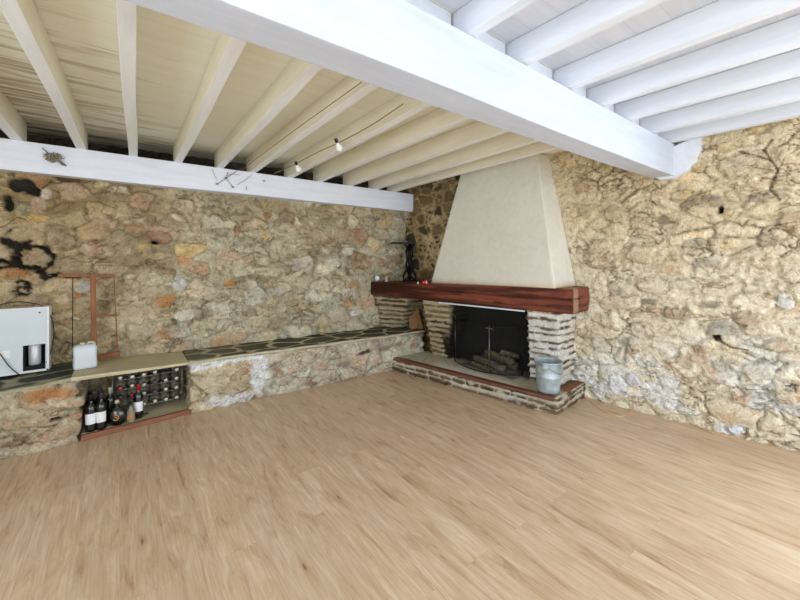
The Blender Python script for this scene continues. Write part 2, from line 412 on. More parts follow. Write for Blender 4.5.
def tag(o, label=None, cat=None, group=None, kind=None):
    if label: o['label'] = label
    if cat: o['category'] = cat
    if group: o['group'] = group
    if kind: o['kind'] = kind
    return o
def empty(name, loc=(0, 0, 0), rz=0, label=None, cat=None, group=None):
    o = bpy.data.objects.new(name, None); col.objects.link(o)
    o.empty_display_size = 0.1
    o.location = loc; o.rotation_euler = (0, 0, rz)
    return tag(o, label, cat, group)
def under(parent, *objs):
    """parent objects built in world coordinates, keeping them where they stand"""
    bpy.context.view_layer.update()
    for o in objs:
        o.parent = parent
        o.matrix_parent_inverse = parent.matrix_world.inverted()

def sheet(name, P, col_rgb, nu, nv, mat, closed=False, caps=(), extrude=None, parent=None):
    """P: (nu,nv,3) positions, colours the same shape; quads between; optional caps of the ring ends"""
    me = bpy.data.meshes.new(name)
    idx = np.arange(nu*nv).reshape(nu, nv)
    if closed: a = idx; b = np.roll(idx, -1, axis=0)
    else: a = idx[:-1]; b = idx[1:]
    q = np.stack([a[:, :-1], b[:, :-1], b[:, 1:], a[:, 1:]], -1).reshape(-1, 4)
    verts = P.reshape(-1, 3); cols = col_rgb.reshape(-1, 3)
    extra_faces = []
    if 'top' in caps: extra_faces.append([int(i) for i in idx[:, -1]])
    if 'bottom' in caps: extra_faces.append([int(i) for i in idx[::-1, 0]])
    if extrude is not None:      # give an open sheet depth: border pushed back, closed with a back face
        ring = list(idx[:, 0])+list(idx[-1, 1:])+list(idx[-2::-1, -1])+list(idx[0, -2:0:-1])
        base = len(verts); ring = [int(i) for i in ring]
        verts = np.vstack([verts, verts[ring]+np.array(extrude)]); cols = np.vstack([cols, cols[ring]])
        n = len(ring)
        extra_faces += [[ring[(i+1) % n], ring[i], base+i, base+(i+1) % n] for i in range(n)]
        extra_faces.append([base+i for i in range(n-1, -1, -1)])
    faces = q.tolist()+extra_faces
    me.from_pydata(verts.tolist(), [], faces)
    me.materials.append(mat)
    ca = me.color_attributes.new('Col', 'FLOAT_COLOR', 'POINT')
    rgba = np.ones((len(verts), 4), np.float32); rgba[:, :3] = np.clip(cols, 0, 1)
    ca.data.foreach_set('color', rgba.ravel())
    me.polygons.foreach_set('use_smooth', [True]*len(q)+[False]*len(extra_faces))
    me.update()
    o = bpy.data.objects.new(name, me); col.objects.link(o)
    if parent is not None: o.parent = parent
    return o

# ------------------------------------------------------------------ masonry patterns
def rubble(u, v, k, cu=0.26, cv=0.15, pal=None, mortar=None, mortar2=None, gap=0.10, amp=0.035, smear=0.35, smearcol=None, joint_shade=0.5):
    """irregular rubble; u,v in metres -> height (m), colour"""
    wu = u+0.07*(fbm(u*3.5, v*3.5, k+1)-0.5)*2+0.02*(fbm(u*14, v*14, k+2)-0.5)*2
    wv = v+0.05*(fbm(u*3.5, v*3.5, k+3)-0.5)*2+0.02*(fbm(u*14, v*14, k+4)-0.5)*2
    e1, a1, b1 = voronoi(wu/cu, wv/cv, k+20, 0.95, 0.32)
    e2, a2, b2 = voronoi(wu/(cu*0.5)+31, wv/(cv*0.52)+17, k+40, 0.95, 0.25)
    small = hsh(a1, b1, k+33) > 0.62
    e = np.where(small, np.minimum(e1, e2*0.55), e1)
    ca = np.where(small, a2+900, a1); cb = np.where(small, b2+700, b1)
    cov = fbm(u*1.3, v*1.3, k+50)          # how far the mortar covers
    g = gap*(0.25+1.9*cov)
    m = sstep(g*0.45, g*1.5+0.05, e+0.09*(fbm(u*22, v*22, k+51)-0.5))
    r1 = hsh(ca, cb, k+60); r2 = hsh(ca, cb, k+61); r3 = hsh(ca, cb, k+62)
    face = np.sqrt(np.clip(m, 0, 1))
    tilt = ((u*11+v*3+r1*40) % 1.0)*0
    h = face*amp*(0.35+0.9*r2) + 0.012*(fbm(u*9, v*9, k+70)-0.5)*m + 0.007*(fbm(u*34, v*34, k+71)-0.5)*2 + 0.020*(fbm(u*2.2, v*2.2, k+72)-0.5)
    # facets on stones
    h = h + 0.010*m*np.abs(fbm(u*7+r1*9, v*9+r2*9, k+73)-0.5)*2
    # open joints: narrow deep cracks where the pointing has fallen out
    crack = (1-sstep(0.0, 0.05, e))*sstep(0.46, 0.60, fbm(u*3.1+5, v*3.1, k+80))
    h = h-0.030*crack
    c = pick(pal, r1)
    c = c*(0.78+0.44*r3)[..., None]
    c = c*(0.72+0.56*fbm(u*10+r1*50, v*16+r2*50, k+90))[..., None]
    tint = fbm(u*16, v*22, k+91)
    c = mix(c, c*np.array([1.10, 0.92, 0.72]), sstep(0.52, 0.72, tint)*0.6)
    mc = mix(np.broadcast_to(mortar, c.shape), np.broadcast_to(mortar2, c.shape), sstep(0.35, 0.65, fbm(u*2.5, v*2.5, k+92)))
    mc = mc*(0.84+0.32*fbm(u*20, v*20, k+93))[..., None]
    cc = mix(mc, c, m)
    sm = sstep(0.5-smear*0.5, 0.82-smear*0.4, fbm(u*5, v*7, k+94))*smear*1.6
    cc = mix(cc, np.broadcast_to(smearcol, c.shape)*(0.86+0.28*fbm(u*26, v*26, k+95))[..., None], np.clip(sm, 0, 0.85))
    cc = mix(cc, np.broadcast_to(C3(70, 50, 32), c.shape), np.clip(crack*joint_shade+0.0, 0, 1))  # brown shade painted into the open joints
    return h, cc, e
def add_feature(h, cc, u, v, fu, fv, ru, rv, colr, dh, k, soft=0.12):
    an = 0.5*math.sin(k*1.7); du = (u-fu); dv = (v-fv)
    a_ = np.abs((du*math.cos(an*0.4)+dv*math.sin(an*0.4))/ru); b_ = np.abs((dv*math.cos(an*0.4)-du*math.sin(an*0.4))/rv); ex = 2.0+1.4*abs(math.sin(k*0.9))
    d = (a_**ex+b_**ex)**(1/ex)+1.0*(fbm(u*7, v*9, k)-0.5)+0.45*(fbm(u*24, v*26, k+3)-0.5)
    m = 1-sstep(1-soft, 1+soft*0.4, d)
    ring = (1-sstep(0.0, 0.16, np.abs(d-1.06)))
    h = h*(1-m)+m*(dh+0.012*(fbm(u*8, v*8, k+7)-0.5)) - (0.012*ring if dh > 0 else 0)
    m = m*(0.22+0.75*fbm(u*12, v*16, k+9)) if dh > 0 else m
    g_ = float(colr.mean()); colr = colr*0.78+g_*0.22
    cc = mix(cc, colr*(0.60+0.74*fbm(u*17, v*24, k+8))[..., None], m)
    return h, cc

PAL_BACK = [(5, C3(176, 160, 130)), (4, C3(190, 178, 152)), (3, C3(156, 142, 116)), (2, C3(204, 192, 164)), (1.4, C3(168, 136, 104)), (0.6, C3(170, 126, 84)), (1.2, C3(130, 116, 94)), (1.0, C3(196, 172, 124))]
PAL_RIGHT = [(5, C3(214, 196, 164)), (4, C3(222, 208, 182)), (2, C3(198, 172, 136)), (1.0, C3(174, 154, 124)), (1.2, C3(226, 222, 210)), (0.8, C3(156, 148, 130))]
PAL_CORNER = [(4, C3(104, 88, 62)), (3, C3(124, 102, 70)), (2, C3(84, 72, 54)), (1, C3(130, 98, 64))]
PAL_BENCH = [(4, C3(184, 176, 158)), (3, C3(170, 158, 136)), (1.6, C3(196, 190, 178)), (1, C3(176, 136, 96)), (0.8, C3(132, 116, 104)), (0.8, C3(186, 150, 128))]

# ------------------------------------------------------------------ floor
fl = MB().box(-1.62*S, 3.2*S, -2.45*S, 3.2*S, -0.12, 0)
o = fl.build('floor', M['floor']); tag(o, kind='structure')

# ------------------------------------------------------------------ back wall
def build_back_wall():
    x0, x1, z0, z1 = -1.62, 2.52, -0.02, 1.80
    nx = int((x1-x0)*S/0.0115); nz = int((z1-z0)*S/0.0115)
    X, Z = np.meshgrid(np.linspace(x0, x1, nx), np.linspace(z0, z1, nz), indexing='ij')
    u = X*S; v = Z*S
    h, cc, e = rubble(u, v, 100, 0.25, 0.15, PAL_BACK, C3(182, 172, 144), C3(160, 148, 118), 0.13, 0.036, 0.34, C3(192, 182, 156), 0.45)
    # warm, rusty left end; paler towards the right
    left = 1-sstep(-0.3, 0.55, X+0.3*(fbm(u, v, 7)-0.5))
    cc = mix(cc, cc*np.array([0.92, 0.80, 0.62]), left*0.75)
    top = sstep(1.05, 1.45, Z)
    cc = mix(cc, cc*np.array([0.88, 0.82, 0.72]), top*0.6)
    F = [ # px, py, half width px, half height px, colour, height
        (20,183,13,6,(50,48,34),-0.05),(32,189,9,5,(40,40,28),-0.05),(6,202,5,8,(48,46,32),-0.04),(74,190,15,11,(196,160,122),0.035),(66,177,12,4,(112,84,50),-0.02),
        (36,205,10,9,(186,152,120),0.02),(20,211,10,8,(150,142,100),0.03),(12,268,9,12,(168,124,74),0.03),(44,193,6,6,(196,178,150),0.0),
        (119,189,12,4.5,(206,184,148),0.04),(141,201,12,9,(178,134,98),0.045),(183,205,11,7.5,(196,176,140),0.04),(152,220,5,6,(120,86,46),0.02),
        (134,228,9,4,(176,112,58),0.03),(157,237,15,7.5,(140,84,52),0.045),(155,243,4,2.5,(24,20,16),-0.03),(126,249,26,17,(142,122,82),0.05),
        (186,259,7,5,(196,130,66),0.02),(168,271,9,3,(128,90,52),0.015),(238,230,5,4,(166,120,76),0.0),(267,216,5,5,(146,92,42),0.02),
        (288,218,8,6,(122,84,54),0.03),(264,236,4.5,4.5,(206,166,74),0.02),(359,235,8,7,(166,110,70),0.035),(341,235,8,6,(188,154,116),0.035),
        (360,262,12,8.5,(160,108,68),0.04),(347,251,6.5,4.2,(216,208,186),0.04),(354,285,6,5.5,(182,124,64),0.035),(348,292.5,7,4,(220,212,196),0.03),
        (349,303,6,4.5,(190,122,58),0.03),(331,303,8,8,(178,172,150),0.035),(302,263,12,8,(196,186,164),0.04),(331,264,7,5,(210,200,172),0.035),
        (310,295,5.5,5.5,(212,204,176),0.035),(253,297,12,9,(190,184,166),0.045),(277,291,11,5,(172,164,146),0.03),(280,267,11,7,(186,172,134),0.04),
        (368,303,8,6,(192,140,94),0.03),(357,312,6.5,3,(222,214,198),0.03),(388,261,12,5,(158,112,62),0.025),(180,284,7,9,(196,196,192),0.02),
        (184,315,9,6,(206,196,170),0.04),(180,332,11,8,(184,176,154),0.04),(184,346,12,6,(190,152,104),0.035),(230,283,6,3.5,(186,126,56),0.0),
        (248,313,8,4,(132,100,68),0.015),(153,350,13,5,(190,164,128),0.03),(228,339,19,6,(192,142,88),0.02),(60,238,16,10,(150,120,86),0.045),
        (92,248,12,9,(178,140,104),0.04),(28,245,9,5,(186,142,92),0.03),(27,256,9,4.5,(178,138,92),0.03),(38,278,14,6,(188,160,122),0.035),
        (84,288,8,6,(196,190,186),0.02),(212,222,12,8,(190,178,148),0.04),(216,245,10,7,(182,172,144),0.03),(104,222,13,7,(176,142,104),0.03),
        (108,270,14,7,(176,150,112),0.03),(136,300,18,8,(178,158,124),0.035),(140,330,16,7,(180,162,130),0.035),(240,270,14,9,(200,186,154),0.04),
        (224,310,14,9,(196,186,160),0.04),(205,288,12,7,(190,172,140),0.03),(320,235,9,6,(176,156,126),0.03),(395,225,8,6,(176,158,124),0.03),
        (30,300,16,6,(176,148,110),0.03),(62,318,12,6,(190,166,126),0.03),(62,300,9,6,(186,160,120),0.03),
    ]
    for i, (px, py, a, b, c, dh) in enumerate(F):
        x, _, z = on_back(px, py); x2, _, _ = on_back(px+a, py); _, _, z2 = on_back(px, py+b)
        h, cc = add_feature(h, cc, u, v, x*S, z*S, abs(x2-x)*S, abs(z2-z)*S, C3(*c), dh, 300+i*11)
    # soot that has crept through the open joints at the left
    soot = [((14,236),(22,246),6),((22,246),(34,256),6),((34,256),(48,266),6),((48,266),(56,277),6),((2,262),(30,266),4.5),((8,238),(14,236),4),((30,266),(50,272),5),((44,278),(56,281),4.5),((18,289),(24,290),4),((56,277),(76,276),3.5)]
    smask = np.zeros_like(u)
    for (a, b, r) in soot:
        xa, _, za = on_back(*a); xb, _, zb = on_back(*b); rr = r*1.9/368*2.2*S
        ax, az, bx, bz = xa*S, za*S, xb*S, zb*S
        L2 = (bx-ax)**2+(bz-az)**2+1e-9
        t = np.clip(((u-ax)*(bx-ax)+(v-az)*(bz-az))/L2, 0, 1)
        d = np.hypot(u-(ax+t*(bx-ax)), v-(az+t*(bz-az)))/rr+1.5*(fbm(u*14, v*14, 900)-0.5)
        smask = np.maximum(smask, 1-sstep(0.55, 0.95, d))
    jn = 1-sstep(0.14, 0.24, e+0.5*(fbm(u*24, v*26, 901)-0.5)); smask = np.clip(smask*(0.12+1.0*jn), 0, 1)
    cc = mix(cc, np.broadcast_to(C3(20, 17, 13), cc.shape), smask*0.97); h = h-0.035*smask
    cc = cc*np.array([1.26, 1.31, 1.42])
    h = h-0.36*sstep(1.600, 1.615, Z); cc = mix(cc, np.broadcast_to(C3(44, 36, 28), cc.shape), sstep(1.60, 1.63, Z)*0.85)  # recess above the wall beam, its shade painted dark brown
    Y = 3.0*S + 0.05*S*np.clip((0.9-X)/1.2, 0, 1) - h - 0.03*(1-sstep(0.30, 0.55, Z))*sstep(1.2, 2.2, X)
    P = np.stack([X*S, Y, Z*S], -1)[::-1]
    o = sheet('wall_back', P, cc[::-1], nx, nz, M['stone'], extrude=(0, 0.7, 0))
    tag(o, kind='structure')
build_back_wall()

# ------------------------------------------------------------------ right wall
def build_right_wall():
    y0, y1, z0, z1 = -0.12, 3.16, -0.02, 1.80
    # finer towards the part in view
    ny = int((y1-0.0)*RL*S/0.0105); nz = int((z1-z0)*S/0.0105)
    ys = np.concatenate([np.linspace(y0, -0.02, 8), np.linspace(0.0, y1, ny)])
    ny = len(ys)
    Y, Z = np.meshgrid(ys, np.linspace(z0, z1, nz), indexing='ij')
    u = Y*RL*S; v = Z*S
    h, cc, e = rubble(u, v, 500, 0.23, 0.13, PAL_RIGHT, C3(220, 206, 176), C3(208, 190, 154), 0.17, 0.028, 0.62, C3(220, 206, 176), 0.55)
    h2, c2, e2 = rubble(u, v, 540, 0.20, 0.14, PAL_CORNER, C3(206, 184, 138), C3(176, 154, 110), 0.085, 0.04, 0.0, C3(150, 126, 84), 0.6)
    mcor = sstep(2.05, 2.25, Y)
    h = h*(1-mcor)+h2*mcor; cc = mix(cc, c2, mcor)
    # yellower render high up, whitish lime low down
    hi = sstep(0.7, 1.3, Z+0.25*(fbm(u*1.5, v*1.5, 11)-0.5))*(1-mcor)
    cc = mix(cc, cc*np.array([0.93, 0.86, 0.73]), hi*0.8)
    lo = (1-sstep(0.15, 0.75, Z+0.5*(fbm(u*2.2, v*2.2, 12)-0.5)))*(1-mcor)
    lime = sstep(0.48, 0.62, fbm(u*5, v*6, 13))*lo
    cc = mix(cc, np.broadcast_to(C3(222, 220, 212), cc.shape), lime*0.75)
    F = [(721,210,3.2,4.5,(26,20,14),-0.07),(769,196,19,4,(132,122,98),0.03),(698,199,16,3.8,(136,126,100),0.03),(693,243,13,4,(124,112,86),0.025),
        (768,242,11,6,(146,128,102),0.03),(702,264,11,4,(150,144,128),0.025),(717,338,5,4.2,(52,38,24),-0.04),(707,305,12,3.6,(126,118,92),0.02),
        (723,328,16,7,(160,156,138),0.04),(701,349,8,4,(164,120,80),0.03),(744,318,11,6,(176,144,108),0.03),(753,331,8,5,(184,160,124),0.03),
        (650,302,9,3,(116,106,88),0.02),(678,315,11,5,(172,142,100),0.03),(741,398,10,7,(184,148,108),0.04),(710,387,9,3,(176,160,122),0.02),
        (720,366,10,5,(180,172,152),0.035),(617,383,9,9,(222,224,228),0.035),(632,380,7,6,(178,180,184),0.03),(684,362,8,5,(178,152,116),0.03),
        (793,220,12,8,(186,150,104),0.04),(686,206,7,3,(134,112,82),0.02),(784,300,10,9,(218,214,204),0.03),(764,262,12,7,(198,168,124),0.035),
        (650,285,14,8,(206,184,150),0.03),(600,345,9,7,(190,178,156),0.03),(612,302,10,7,(196,170,130),0.03),(640,255,14,9,(204,176,130),0.045),
        (600,255,12,14,(194,164,118),0.05),(588,210,12,7,(196,164,118),0.045),(615,215,10,8,(190,158,112),0.04),(640,222,10,7,(198,166,120),0.04),
        (585,186,10,6,(178,140,96),0.04),(660,195,9,6,(196,162,116),0.03),(745,165,22,10,(202,178,134),0.03),(700,160,12,9,(204,182,140),0.03),
        (632,350,6,6,(196,160,116),0.03),(650,395,9,5,(206,196,176),0.03),(690,410,10,5,(214,210,198),0.03),(735,430,8,4,(216,218,220),0.03),
        (760,370,14,9,(210,196,168),0.04),(785,395,12,8,(204,186,150),0.04),(780,345,14,6,(190,160,120),0.03),(640,330,11,7,(206,190,160),0.03),
        (780,180,12,5,(178,150,108),0.03),(680,285,12,5,(208,192,158),0.02),(755,290,12,6,(208,190,156),0.03)]
    for i, (px, py, a, b, c, dh) in enumerate(F):
        _, y, z = on_right(px, py); _, y2, _ = on_right(px+a, py); _, _, z2 = on_right(px, py+b)
        h, cc = add_feature(h, cc, u, v, y*RL*S, z*S, abs(y2-y)*RL*S, abs(z2-z)*S, C3(*c), dh, 1300+i*11)
    # long thin cracks
    for pts in [((718,340),(732,348),(747,350)),((772,140),(764,150),(778,170),(770,190),(780,200)),((740,152),(770,160))]:
        for a, b in zip(pts[:-1], pts[1:]):
            _, ya, za = on_right(*a); _, yb, zb = on_right(*b)
            ax, az, bx, bz = ya*RL*S, za*S, yb*RL*S, zb*S; L2 = (bx-ax)**2+(bz-az)**2
            t = np.clip(((u-ax)*(bx-ax)+(v-az)*(bz-az))/L2, 0, 1)
            d = np.hypot(u-(ax+t*(bx-ax)), v-(az+t*(bz-az)))/0.011+1.2*(fbm(u*20, v*20, 77)-0.5)
            m = 1-sstep(0.4, 1.0, d); h = h-0.02*m; cc = mix(cc, np.broadcast_to(C3(112, 80, 48), cc.shape), m*0.8)
    cc = cc*np.array([1.17, 1.22, 1.34])
    nrm = np.array([-1, -0.135])/RL
    X = (2.795-0.135*Y)*S + nrm[0]*h; YY = Y*S + nrm[1]*h
    P = np.stack([X, YY, Z*S], -1)
    o = sheet('wall_right', P, cc, ny, nz, M['stone'], extrude=(0.35, 0.05, 0))
    tag(o, kind='structure')
build_right_wall()

# ------------------------------------------------------------------ walls behind the camera, with the daylight opening; left and right ones added for fill
wl = MB()
xw = -1.62*S
wl.box(xw-0.25, xw, -3.8, 4.8, 0, 0.3); wl.box(xw-0.25, xw, -3.8, 4.8, 2.3, 2.70)
wl.box(xw-0.25, xw, -3.8, -2.85, 0.3, 2.3); wl.box(xw-0.25, xw, 1.45, 4.8, 0.3, 2.3)
o = wl.build('wall_left', M['plaster']); tag(o, kind='structure')
wf = MB(); yf = -3.55
wf.box(xw-0.25, 5.2, yf-0.25, yf, 0, 0.12); wf.box(xw-0.25, 5.2, yf-0.25, yf, 2.4, 2.70)
wf.box(xw-0.25, -0.5, yf-0.25, yf, 0.12, 2.4); wf.box(4.0, 5.2, yf-0.25, yf, 0.12, 2.4)
o = wf.build('wall_front', M['plaster']); tag(o, kind='structure')
wn = MB()
for x in (-0.48, 1.0, 2.5, 3.98): wn.bar((x, yf-0.12, 0.12), (x, yf-0.12, 2.4), 0.06, 0.06)
for z in (0.15, 2.37): wn.bar((-0.5, yf-0.12, z), (4.0, yf-0.12, z), 0.06, 0.06)
o = wn.build('window_1', M['window_wood']); tag(o, kind='structure')
wn = MB()
for y in (-2.83, -1.4, 0.0, 1.43): wn.bar((xw-0.12, y, 0.3), (xw-0.12, y, 2.3), 0.06, 0.06)
for z in (0.33, 2.27): wn.bar((xw-0.12, -2.85, z), (xw-0.12, 1.45, z), 0.06, 0.06)
o = wn.build('added_window_2', M['window_wood']); tag(o, kind='structure')  # frame of the added left opening for the fill lamp

wr = MB()
def rw_piece(ya, yb, za, zb):
    wr.hexa([(WY(ya)*S, ya*S, za), ((WY(ya)+0.2)*S, ya*S, za), ((WY(yb)+0.2)*S, yb*S, za), (WY(yb)*S, yb*S, za), (WY(ya)*S, ya*S, zb), ((WY(ya)+0.2)*S, ya*S, zb), ((WY(yb)+0.2)*S, yb*S, zb), (WY(yb)*S, yb*S, zb)])
rw_piece(-2.45, -1.35, 0, 2.70); rw_piece(-0.32, -0.11, 0, 2.70); rw_piece(-1.35, -0.32, 0, 0.15); rw_piece(-1.35, -0.32, 2.15, 2.70)
o = wr.build('wall_right', M['plaster']); tag(o, kind='structure')
wn = MB()
for y in (-1.34, -0.835, -0.33): wn.bar(((WY(y)+0.10)*S, y*S, 0.15), ((WY(y)+0.10)*S, y*S, 2.15), 0.06, 0.06)
for z in (0.18, 2.12): wn.bar(((WY(-1.35)+0.10)*S, -1.35*S, z), ((WY(-.32)+0.10)*S, -0.32*S, z), 0.06, 0.06)
o = wn.build('added_window_3', M['window_wood']); tag(o, kind='structure')  # frame of an added opening that goes with the right floor lamp

# ------------------------------------------------------------------ ceiling boards
ZB = 1.770
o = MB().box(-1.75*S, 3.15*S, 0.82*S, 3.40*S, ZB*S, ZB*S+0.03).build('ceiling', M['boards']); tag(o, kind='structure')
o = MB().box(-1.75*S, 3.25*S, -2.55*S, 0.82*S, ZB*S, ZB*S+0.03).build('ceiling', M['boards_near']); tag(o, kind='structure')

# ------------------------------------------------------------------ beams
def timber(name, x0, x1, y0, y1, z0, z1, mat, seed, n=60, wob=0.004, axis='X', bev=0.006, zslope=0.0):
    """a sawn timber with slightly wandering faces"""
    mb = MB(); ring = []
    rnd = random.Random(seed); ph = [rnd.uniform(0, 6) for _ in range(8)]
    for i in range(n+1):
        t = i/n
        w_ = lambda k: wob*(math.sin(t*9+ph[k])+0.6*math.sin(t*23+ph[k+1]))
        if axis == 'X':
            x = x0+(x1-x0)*t; z_ = zslope*t
            ring += [(x, y0+w_(0), z0+w_(1)), (x, y1+w_(2), z0+w_(3)), (x, y1+w_(4), z1+z_), (x, y0+w_(0)*.6, z1+z_)]
        else:
            y = y0+(y1-y0)*t; z_ = zslope*t
            ring += [(x1+w_(0), y, z0+z_+w_(1)), (x0+w_(2), y, z0+z_+w_(1)), (x0+w_(2)*.6, y, z1), (x1+w_(0)*.6, y, z1)]
    fs = [(0, 1, 2, 3), (4*n+3, 4*n+2, 4*n+1, 4*n)]
    for i in range(n):
        for k in range(4):
            fs.append((4*i+k, 4*(i+1)+k, 4*(i+1)+(k+1) % 4, 4*i+(k+1) % 4))
    mb.add(ring, fs)
    return mb.build(name, mat, bevel=bev)
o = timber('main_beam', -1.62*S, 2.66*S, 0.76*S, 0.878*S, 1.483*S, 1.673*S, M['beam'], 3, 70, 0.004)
tag(o, 'large white painted beam crossing the ceiling nearest the camera', 'beam')
o = timber('wall_beam', -1.62*S, 2.385*S, 2.903*S, 3.0*S, 1.472*S, 1.642*S, M['beam_back'], 9, 70, 0.003)
# the beam drops a little towards the chimney
for vtx in o.data.vertices:
    t = (vtx.co.x/S+0.47)/2.87
    vtx.co.z += -0.020*S*t if vtx.co.z < 1.56*S else -0.012*S*t
tag(o, 'long white painted beam running along the top of the back stone wall', 'beam')
# plaster packing round the end of the main beam
pp = []
for i in range(22):
    a = i/21*math.pi/2*1.98
    yy = 0.80-0.165*math.cos(a)*(1.0 if a < math.pi/2 else 0.75)+0.004*math.sin(i*2.7); zz = 1.70-0.236*math.sin(a)**0.8+0.003*math.sin(i*4.1)
    pp.append((yy, zz))
pp = [(0.635, 1.70)]+pp[1:-1]+[(0.93, 1.60)]
mb = MB(); n = len(pp)
v1 = [((WY(y)-0.052)*S, y*S, z*S) for y, z in pp]; v2 = [((WY(y)+0.02)*S, y*S, z*S) for y, z in pp]
mb.add(v1+v2, [tuple(range(n)), tuple(range(2*n-1, n-1, -1))]+[(i, i+n, (i+1) % n+n, (i+1) % n) for i in range(n)])
o = mb.build('trim_1', M['white_plaster'], bevel=0.008); tag(o, kind='structure')

# ------------------------------------------------------------------ joists
near = [(-1.42,), (-1.13,), (-0.86,), (-0.58,), (-0.29,), (0.0,), (0.28,), (0.56,), (0.842,), (1.118,), (1.43,), (1.715,), (2.0,), (2.32,), (2.60,)]
nth = ['', 'first', 'second', 'third', 'fourth', 'fifth', 'sixth', 'seventh', 'eighth', 'ninth', 'tenth', 'eleventh', 'twelfth', 'thirteenth', 'fourteenth', 'fifteenth']
vis_near = [x[0] for x in near if x[0] > 0.5]
for i, x in enumerate(vis_near):
    k = len(vis_near)-i
    wd = 0.040
    y_end = 0.83
    x1 = x+wd
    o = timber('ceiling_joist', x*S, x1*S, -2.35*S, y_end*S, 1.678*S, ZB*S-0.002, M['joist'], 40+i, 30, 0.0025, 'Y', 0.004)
    tag(o, ('white joist on the near side of the main beam, ' + (nth[k]+' from' if k > 1 else 'closest to') + ' the right wall'), 'joist', 'joists on the camera side of the main beam')
# blocking boards set between the joists on top of the main beam
allx = vis_near
for i in range(len(allx)):
    xa = allx[i-1]+0.042 if i else 0.56-0.24
    xb = allx[i]-0.009
    if i == 0: xa = 0.607
    if xb-xa < 0.05: continue
    o = MB().box(xa*S, xb*S, 0.825*S, 0.838*S, 1.672*S, ZB*S-0.003).build('blocking_board', M['joist'], bevel=0.003)
    k = len(allx)-i
    tag(o, 'white blocking board above the main beam, ' + (nth[k]+' from' if k > 1 else 'nearest to') + ' the right wall', 'board', 'blocking boards above the main beam')
far = [(-1.30,-1.30), (-1.02,-1.02), (-0.74,-0.75), (-0.53,-0.475), (-0.275,-0.200), (-0.022,0.048), (0.27,0.300), (0.525,0.56), (0.77,0.785), (1.05,1.08), (1.32,1.335), (1.62,1.63), (1.90,1.90), (2.15,2.12)]
vis_far = [f for f in far if f[1] > -0.6]
fw = {0: 0.05}
for i, (xa, xb) in enumerate(vis_far):
    wd = 0.046 if xb > -0.4 else 0.05
    mb = MB(); n = 24; vs_, fs_ = [], []
    rnd = random.Random(80+i); ph = rnd.uniform(0, 6)
    for j in range(n+1):
        t = j/n; y = 0.84+(3.0-0.84)*t; x = xa+(xb-xa)*t+0.0025*math.sin(t*8+ph); z0 = 1.679-0.040*t-0.004*math.sin(t*math.pi)*math.sin(ph*3)
        z0 -= 0.010*t*np.clip(xb/2.0, 0, 1)
        vs_ += [((x+wd)*S, y*S, z0*S), (x*S, y*S, z0*S), (x*S, y*S, ZB*S-0.002), ((x+wd)*S, y*S, ZB*S-0.002)]
    fs_ = [(0, 1, 2, 3), (4*n+3, 4*n+2, 4*n+1, 4*n)]
    for j in range(n):
        for k in range(4): fs_.append((4*j+k, 4*(j+1)+k, 4*(j+1)+(k+1) % 4, 4*j+(k+1) % 4))
    mb.add(vs_, fs_)
    o = mb.build('ceiling_joist', M['joist_far'], bevel=0.004)
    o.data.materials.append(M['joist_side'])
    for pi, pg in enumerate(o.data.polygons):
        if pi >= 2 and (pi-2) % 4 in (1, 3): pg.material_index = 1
    lab = 'cream joist between main beam and back wall, ' + (nth[i+1] if i else 'first') + ' from the left'
    tag(o, lab, 'joist', 'joists between the two beams')

# ------------------------------------------------------------------ ribbon: closed wall of masonry with depth pattern
def ribbon(name, base, top, z0, z1, fn, mat, res=0.012, caps=('top', 'bottom'), parent=None):
    """base/top: closed plan polygons (eye heights, counter-clockwise); z0,z1 numbers or lists per corner"""
    n = len(base)
    zb = z0 if isinstance(z0, (list, tuple)) else [z0]*n
    zt = z1 if isinstance(z1, (list, tuple)) else [z1]*n
    B = []; T = []; NB = []; U = []; acc = 0
    nrm = []
    for i in range(n):
        a = base[i]; b = base[(i+1) % n]; d = (b[0]-a[0], b[1]-a[1]); L = math.hypot(*d)
        nrm.append((d[1]/L, -d[0]/L))
    for i in range(n):
        a = base[i]; b = base[(i+1) % n]; ta = top[i]; tb = top[(i+1) % n]
        L = math.hypot(b[0]-a[0], b[1]-a[1])*S
        k = max(2, int(L/res))
        j = (i+1) % n
        for q in range(k):
            t = q/k
            B.append((a[0]+(b[0]-a[0])*t, a[1]+(b[1]-a[1])*t, zb[i]+(zb[j]-zb[i])*t))
            T.append((ta[0]+(tb[0]-ta[0])*t, ta[1]+(tb[1]-ta[1])*t, zt[i]+(zt[j]-zt[i])*t))
            if q == 0:
                p = nrm[i-1]; m = nrm[i]; nn = (p[0]+m[0], p[1]+m[1]); l = math.hypot(*nn) or 1
                nn = (nn[0]/l*1.1, nn[1]/l*1.1)
            else: nn = nrm[i]
            NB.append(nn); U.append(acc+L*t)
        acc += L
    B = np.array(B)*S; T = np.array(T)*S; NB = np.array(NB); U = np.array(U)
    H = np.mean([zt[i]-zb[i] for i in range(n)])*S
    nv = max(3, int(H/res)+1); V = np.linspace(0, 1, nv)
    P = B[:, None, :]*(1-V)[None, :, None]+T[:, None, :]*V[None, :, None]
    UU = np.repeat(U[:, None], nv, 1); ZZ = P[..., 2]
    h, c = fn(UU, ZZ, P, V[None, :]+0*UU)
    P = P.copy(); P[..., 0] += NB[:, 0][:, None]*h; P[..., 1] += NB[:, 1][:, None]*h
    return sheet(name, P, c, len(B), nv, mat, closed=True, caps=caps, parent=parent)

